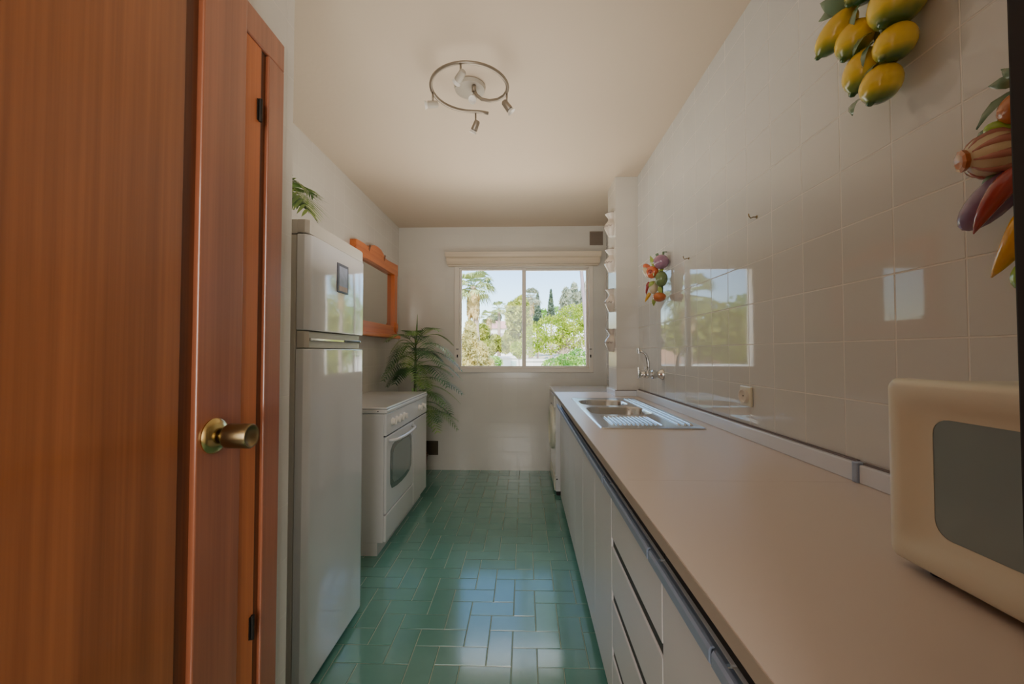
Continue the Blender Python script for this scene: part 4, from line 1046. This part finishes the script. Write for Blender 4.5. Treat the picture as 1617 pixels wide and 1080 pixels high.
pink = base_mat('pink_roof_tiles', (214,160,150), rough=0.8, var=0.08, scale=4)
teal = base_mat('pale_teal_door', (168,196,186), rough=0.6); shade = base_mat('shaded_opening', (170,160,158), rough=0.7)
zg = ground_z(60)
house('garden_house', 'white house with pink tiled roof among the trees', -6.2, -1.6, 60, 66, zg, 4.75, white, 1.3, pink, ((-5.6,2.6,-4.6,4.0,shade),(-3.8,2.6,-2.6,4.0,shade)))
zg = ground_z(23)
house('garden_outbuilding', 'low flat white outbuilding at the bottom of the left pane', -1.95, -0.05, 23, 26, zg, 0.86, white, 0, None, ((-0.75,zg,-0.45,0.72,teal),))
house('garden_outbuilding', 'low flat white outbuilding at the bottom of the right pane', 0.05, 1.35, 22, 25, ground_z(22), 0.72, white, 0, None, ((0.3,-0.5,0.9,0.40,shade),))
house('white_villa', 'white villa wall behind the bush at lower right window', 4.0, 7.5, 29, 34, ground_z(29), 1.45, white, 0, None, ((4.3,0.2,4.8,1.0,shade),))

# scenery further to the sides, seen in the reflections and from other positions
def blobm(x, y, z, rx, rz): return (x, y, z, rx, rx, rz)
side = [('large_tree','wide green tree left of the window view',-7.5,21,2.3,1.9,1.5,'olive'),('large_tree','round tree far left outside the window',-11.5,24,2.0,2.2,1.6,'pine'),
        ('large_tree','tall bushy tree far left beyond the others',-16,32,3.4,2.6,2.4,'bush'),('large_tree','pale tree between the villa roofs far left',-9.5,40,3.2,2.4,2.4,'yellow'),
        ('large_tree','wide green tree right of the window view',7.6,20,2.0,2.2,1.9,'olive'),('large_tree','round tree far right outside the window',12.0,25,2.4,2.2,2.4,'pine'),
        ('large_tree','tall bushy tree far right beyond the others',10.5,36,4.0,2.6,2.8,'bush')]
for i, (nm, lb, x, y, z, rx, rz, mt) in enumerate(side):
    sg = random.Random(90+i)
    tree(nm, lb, [blobm(x,y,z,rx,rz)]+[blobm(x+sg.uniform(-1,1)*rx*0.8, y+sg.uniform(-0.4,0.4), z+sg.uniform(-0.6,0.5)*rz, rx*0.5, rz*0.5) for _ in range(6)], 3200, 0.17, mt, 0.2, seed=60+i, aspect=1.8)
fan_palm('fan palm outside to the left of the window view', -5.1, 17, 3.6, 1.2, 0.16, 30, 55)
fan_palm('fan palm outside to the right of the window view', 4.7, 15, 4.2, 1.2, 0.16, 30, 56)
terr = base_mat('terracotta_render', (222,176,146), rough=0.8, var=0.03)
house('terrace_house', 'terracotta rendered house left of the window view', -13.5, -5.2, 27, 33, ground_z(27), 1.75, terr, 0.9, pink, ((-12,0.1,-11.2,1.2,shade),(-9.4,0.1,-8.6,1.2,shade),(-6.8,0.1,-6.0,1.2,shade)))
house('garden_wall', 'low white garden wall at the left outside', -12.0, -2.4, 19.0, 19.3, ground_z(19), 0.55, white)
house('garden_wall', 'low white garden wall at the right outside', 2.9, 11.0, 16.0, 16.3, ground_z(16), 0.65, white)

# ------------------------------------------------------------------ world, lights
w = bpy.data.worlds.new('World'); scene.world = w; w.use_nodes = True
nt = w.node_tree; bg = nt.nodes['Background']
sky = nt.nodes.new('ShaderNodeTexSky'); sky.sky_type = 'NISHITA'; sky.sun_disc = False
sky.sun_elevation = radians(48); sky.sun_rotation = radians(150); sky.air_density = 1.0; sky.dust_density = 0.6; sky.ozone_density = 1.2
hs = nt.nodes.new('ShaderNodeHueSaturation'); hs.inputs['Saturation'].default_value = 1.15; hs.inputs['Value'].default_value = 1.0
nt.links.new(sky.outputs[0], hs.inputs['Color']); nt.links.new(hs.outputs[0], bg.inputs[0]); bg.inputs[1].default_value = 0.62

def light(name, typ, loc, rot, energy, color=(1,1,1), size=None, size_y=None, **kw):
    l = bpy.data.lights.new(name, typ); l.energy = energy; l.color = color
    if typ == 'AREA':
        l.shape = 'RECTANGLE'; l.size = size; l.size_y = size_y or size
    o = bpy.data.objects.new(name, l); COL.objects.link(o); o.location = loc; o.rotation_euler = rot
    for k, v in kw.items(): setattr(l, k, v)
    return o
def aim(o, tgt):
    d = Vector(tgt)-o.location; o.rotation_euler = d.to_track_quat('-Z', 'Y').to_euler()
s = light('sun', 'SUN', (0,-10,30), (0,0,0), 9.0, (1.0,0.94,0.84), angle=radians(0.6)); aim(s, (6, 20, 0))
# added area lamps outside, out of view, boost sky and ground-bounced light indoors
a1 = light('sky_fill', 'AREA', (0, YB+0.75, 3.05), (0,0,0), 260, (0.88,0.94,1.0), 2.4, 0.9); aim(a1, (0, 2.2, 0.4))
a2 = light('ground_bounce_fill', 'AREA', (0.0, YB+0.85, 0.15), (0,0,0), 260, (1.0,0.82,0.64), 2.6, 0.8); aim(a2, (0, 2.6, 2.5))
# added fill lamp behind the camera, stands for no actual fitting
a3 = light('hallway_fill', 'AREA', (-0.16, -1.5, 1.5), (radians(90),0,0), 33, (1.0,0.97,0.93), 0.8, 1.7)
a4 = light('upward_fill', 'AREA', (-0.2, 2.3, 1.5), (pi,0,0), 13, (1.0,0.90,0.79), 0.8, 1.8)  # added upward fill in mid-room, only its unlit back faces the camera
po = light('window_portal', 'AREA', ((WX0+WX1)/2, YB+0.24, (WZ0+WZ1)/2), (radians(-90),0,0), 1, (1,1,1), WX1-WX0, WZ1-WZ0)
po.data.cycles.is_portal = True

# ------------------------------------------------------------------ camera
cam = bpy.data.cameras.new('camera'); co = bpy.data.objects.new('camera', cam); COL.objects.link(co)
cam.sensor_width = 36; cam.lens = 640*36/1617.0; cam.clip_start = 0.01; cam.clip_end = 500
co.location = (0,0,1.21)
co.rotation_euler = (radians(90)+math.atan(16/640), 0, math.atan(19.5/640))
scene.camera = co
scene.view_settings.view_transform = 'AgX'; scene.view_settings.look = 'None'
scene.view_settings.exposure = 0.27
scene.cycles.max_bounces = 10; scene.cycles.diffuse_bounces = 6; scene.cycles.glossy_bounces = 5; scene.cycles.transparent_max_bounces = 12
scene.cycles.use_denoising = True; scene.cycles.sample_clamp_indirect = 6
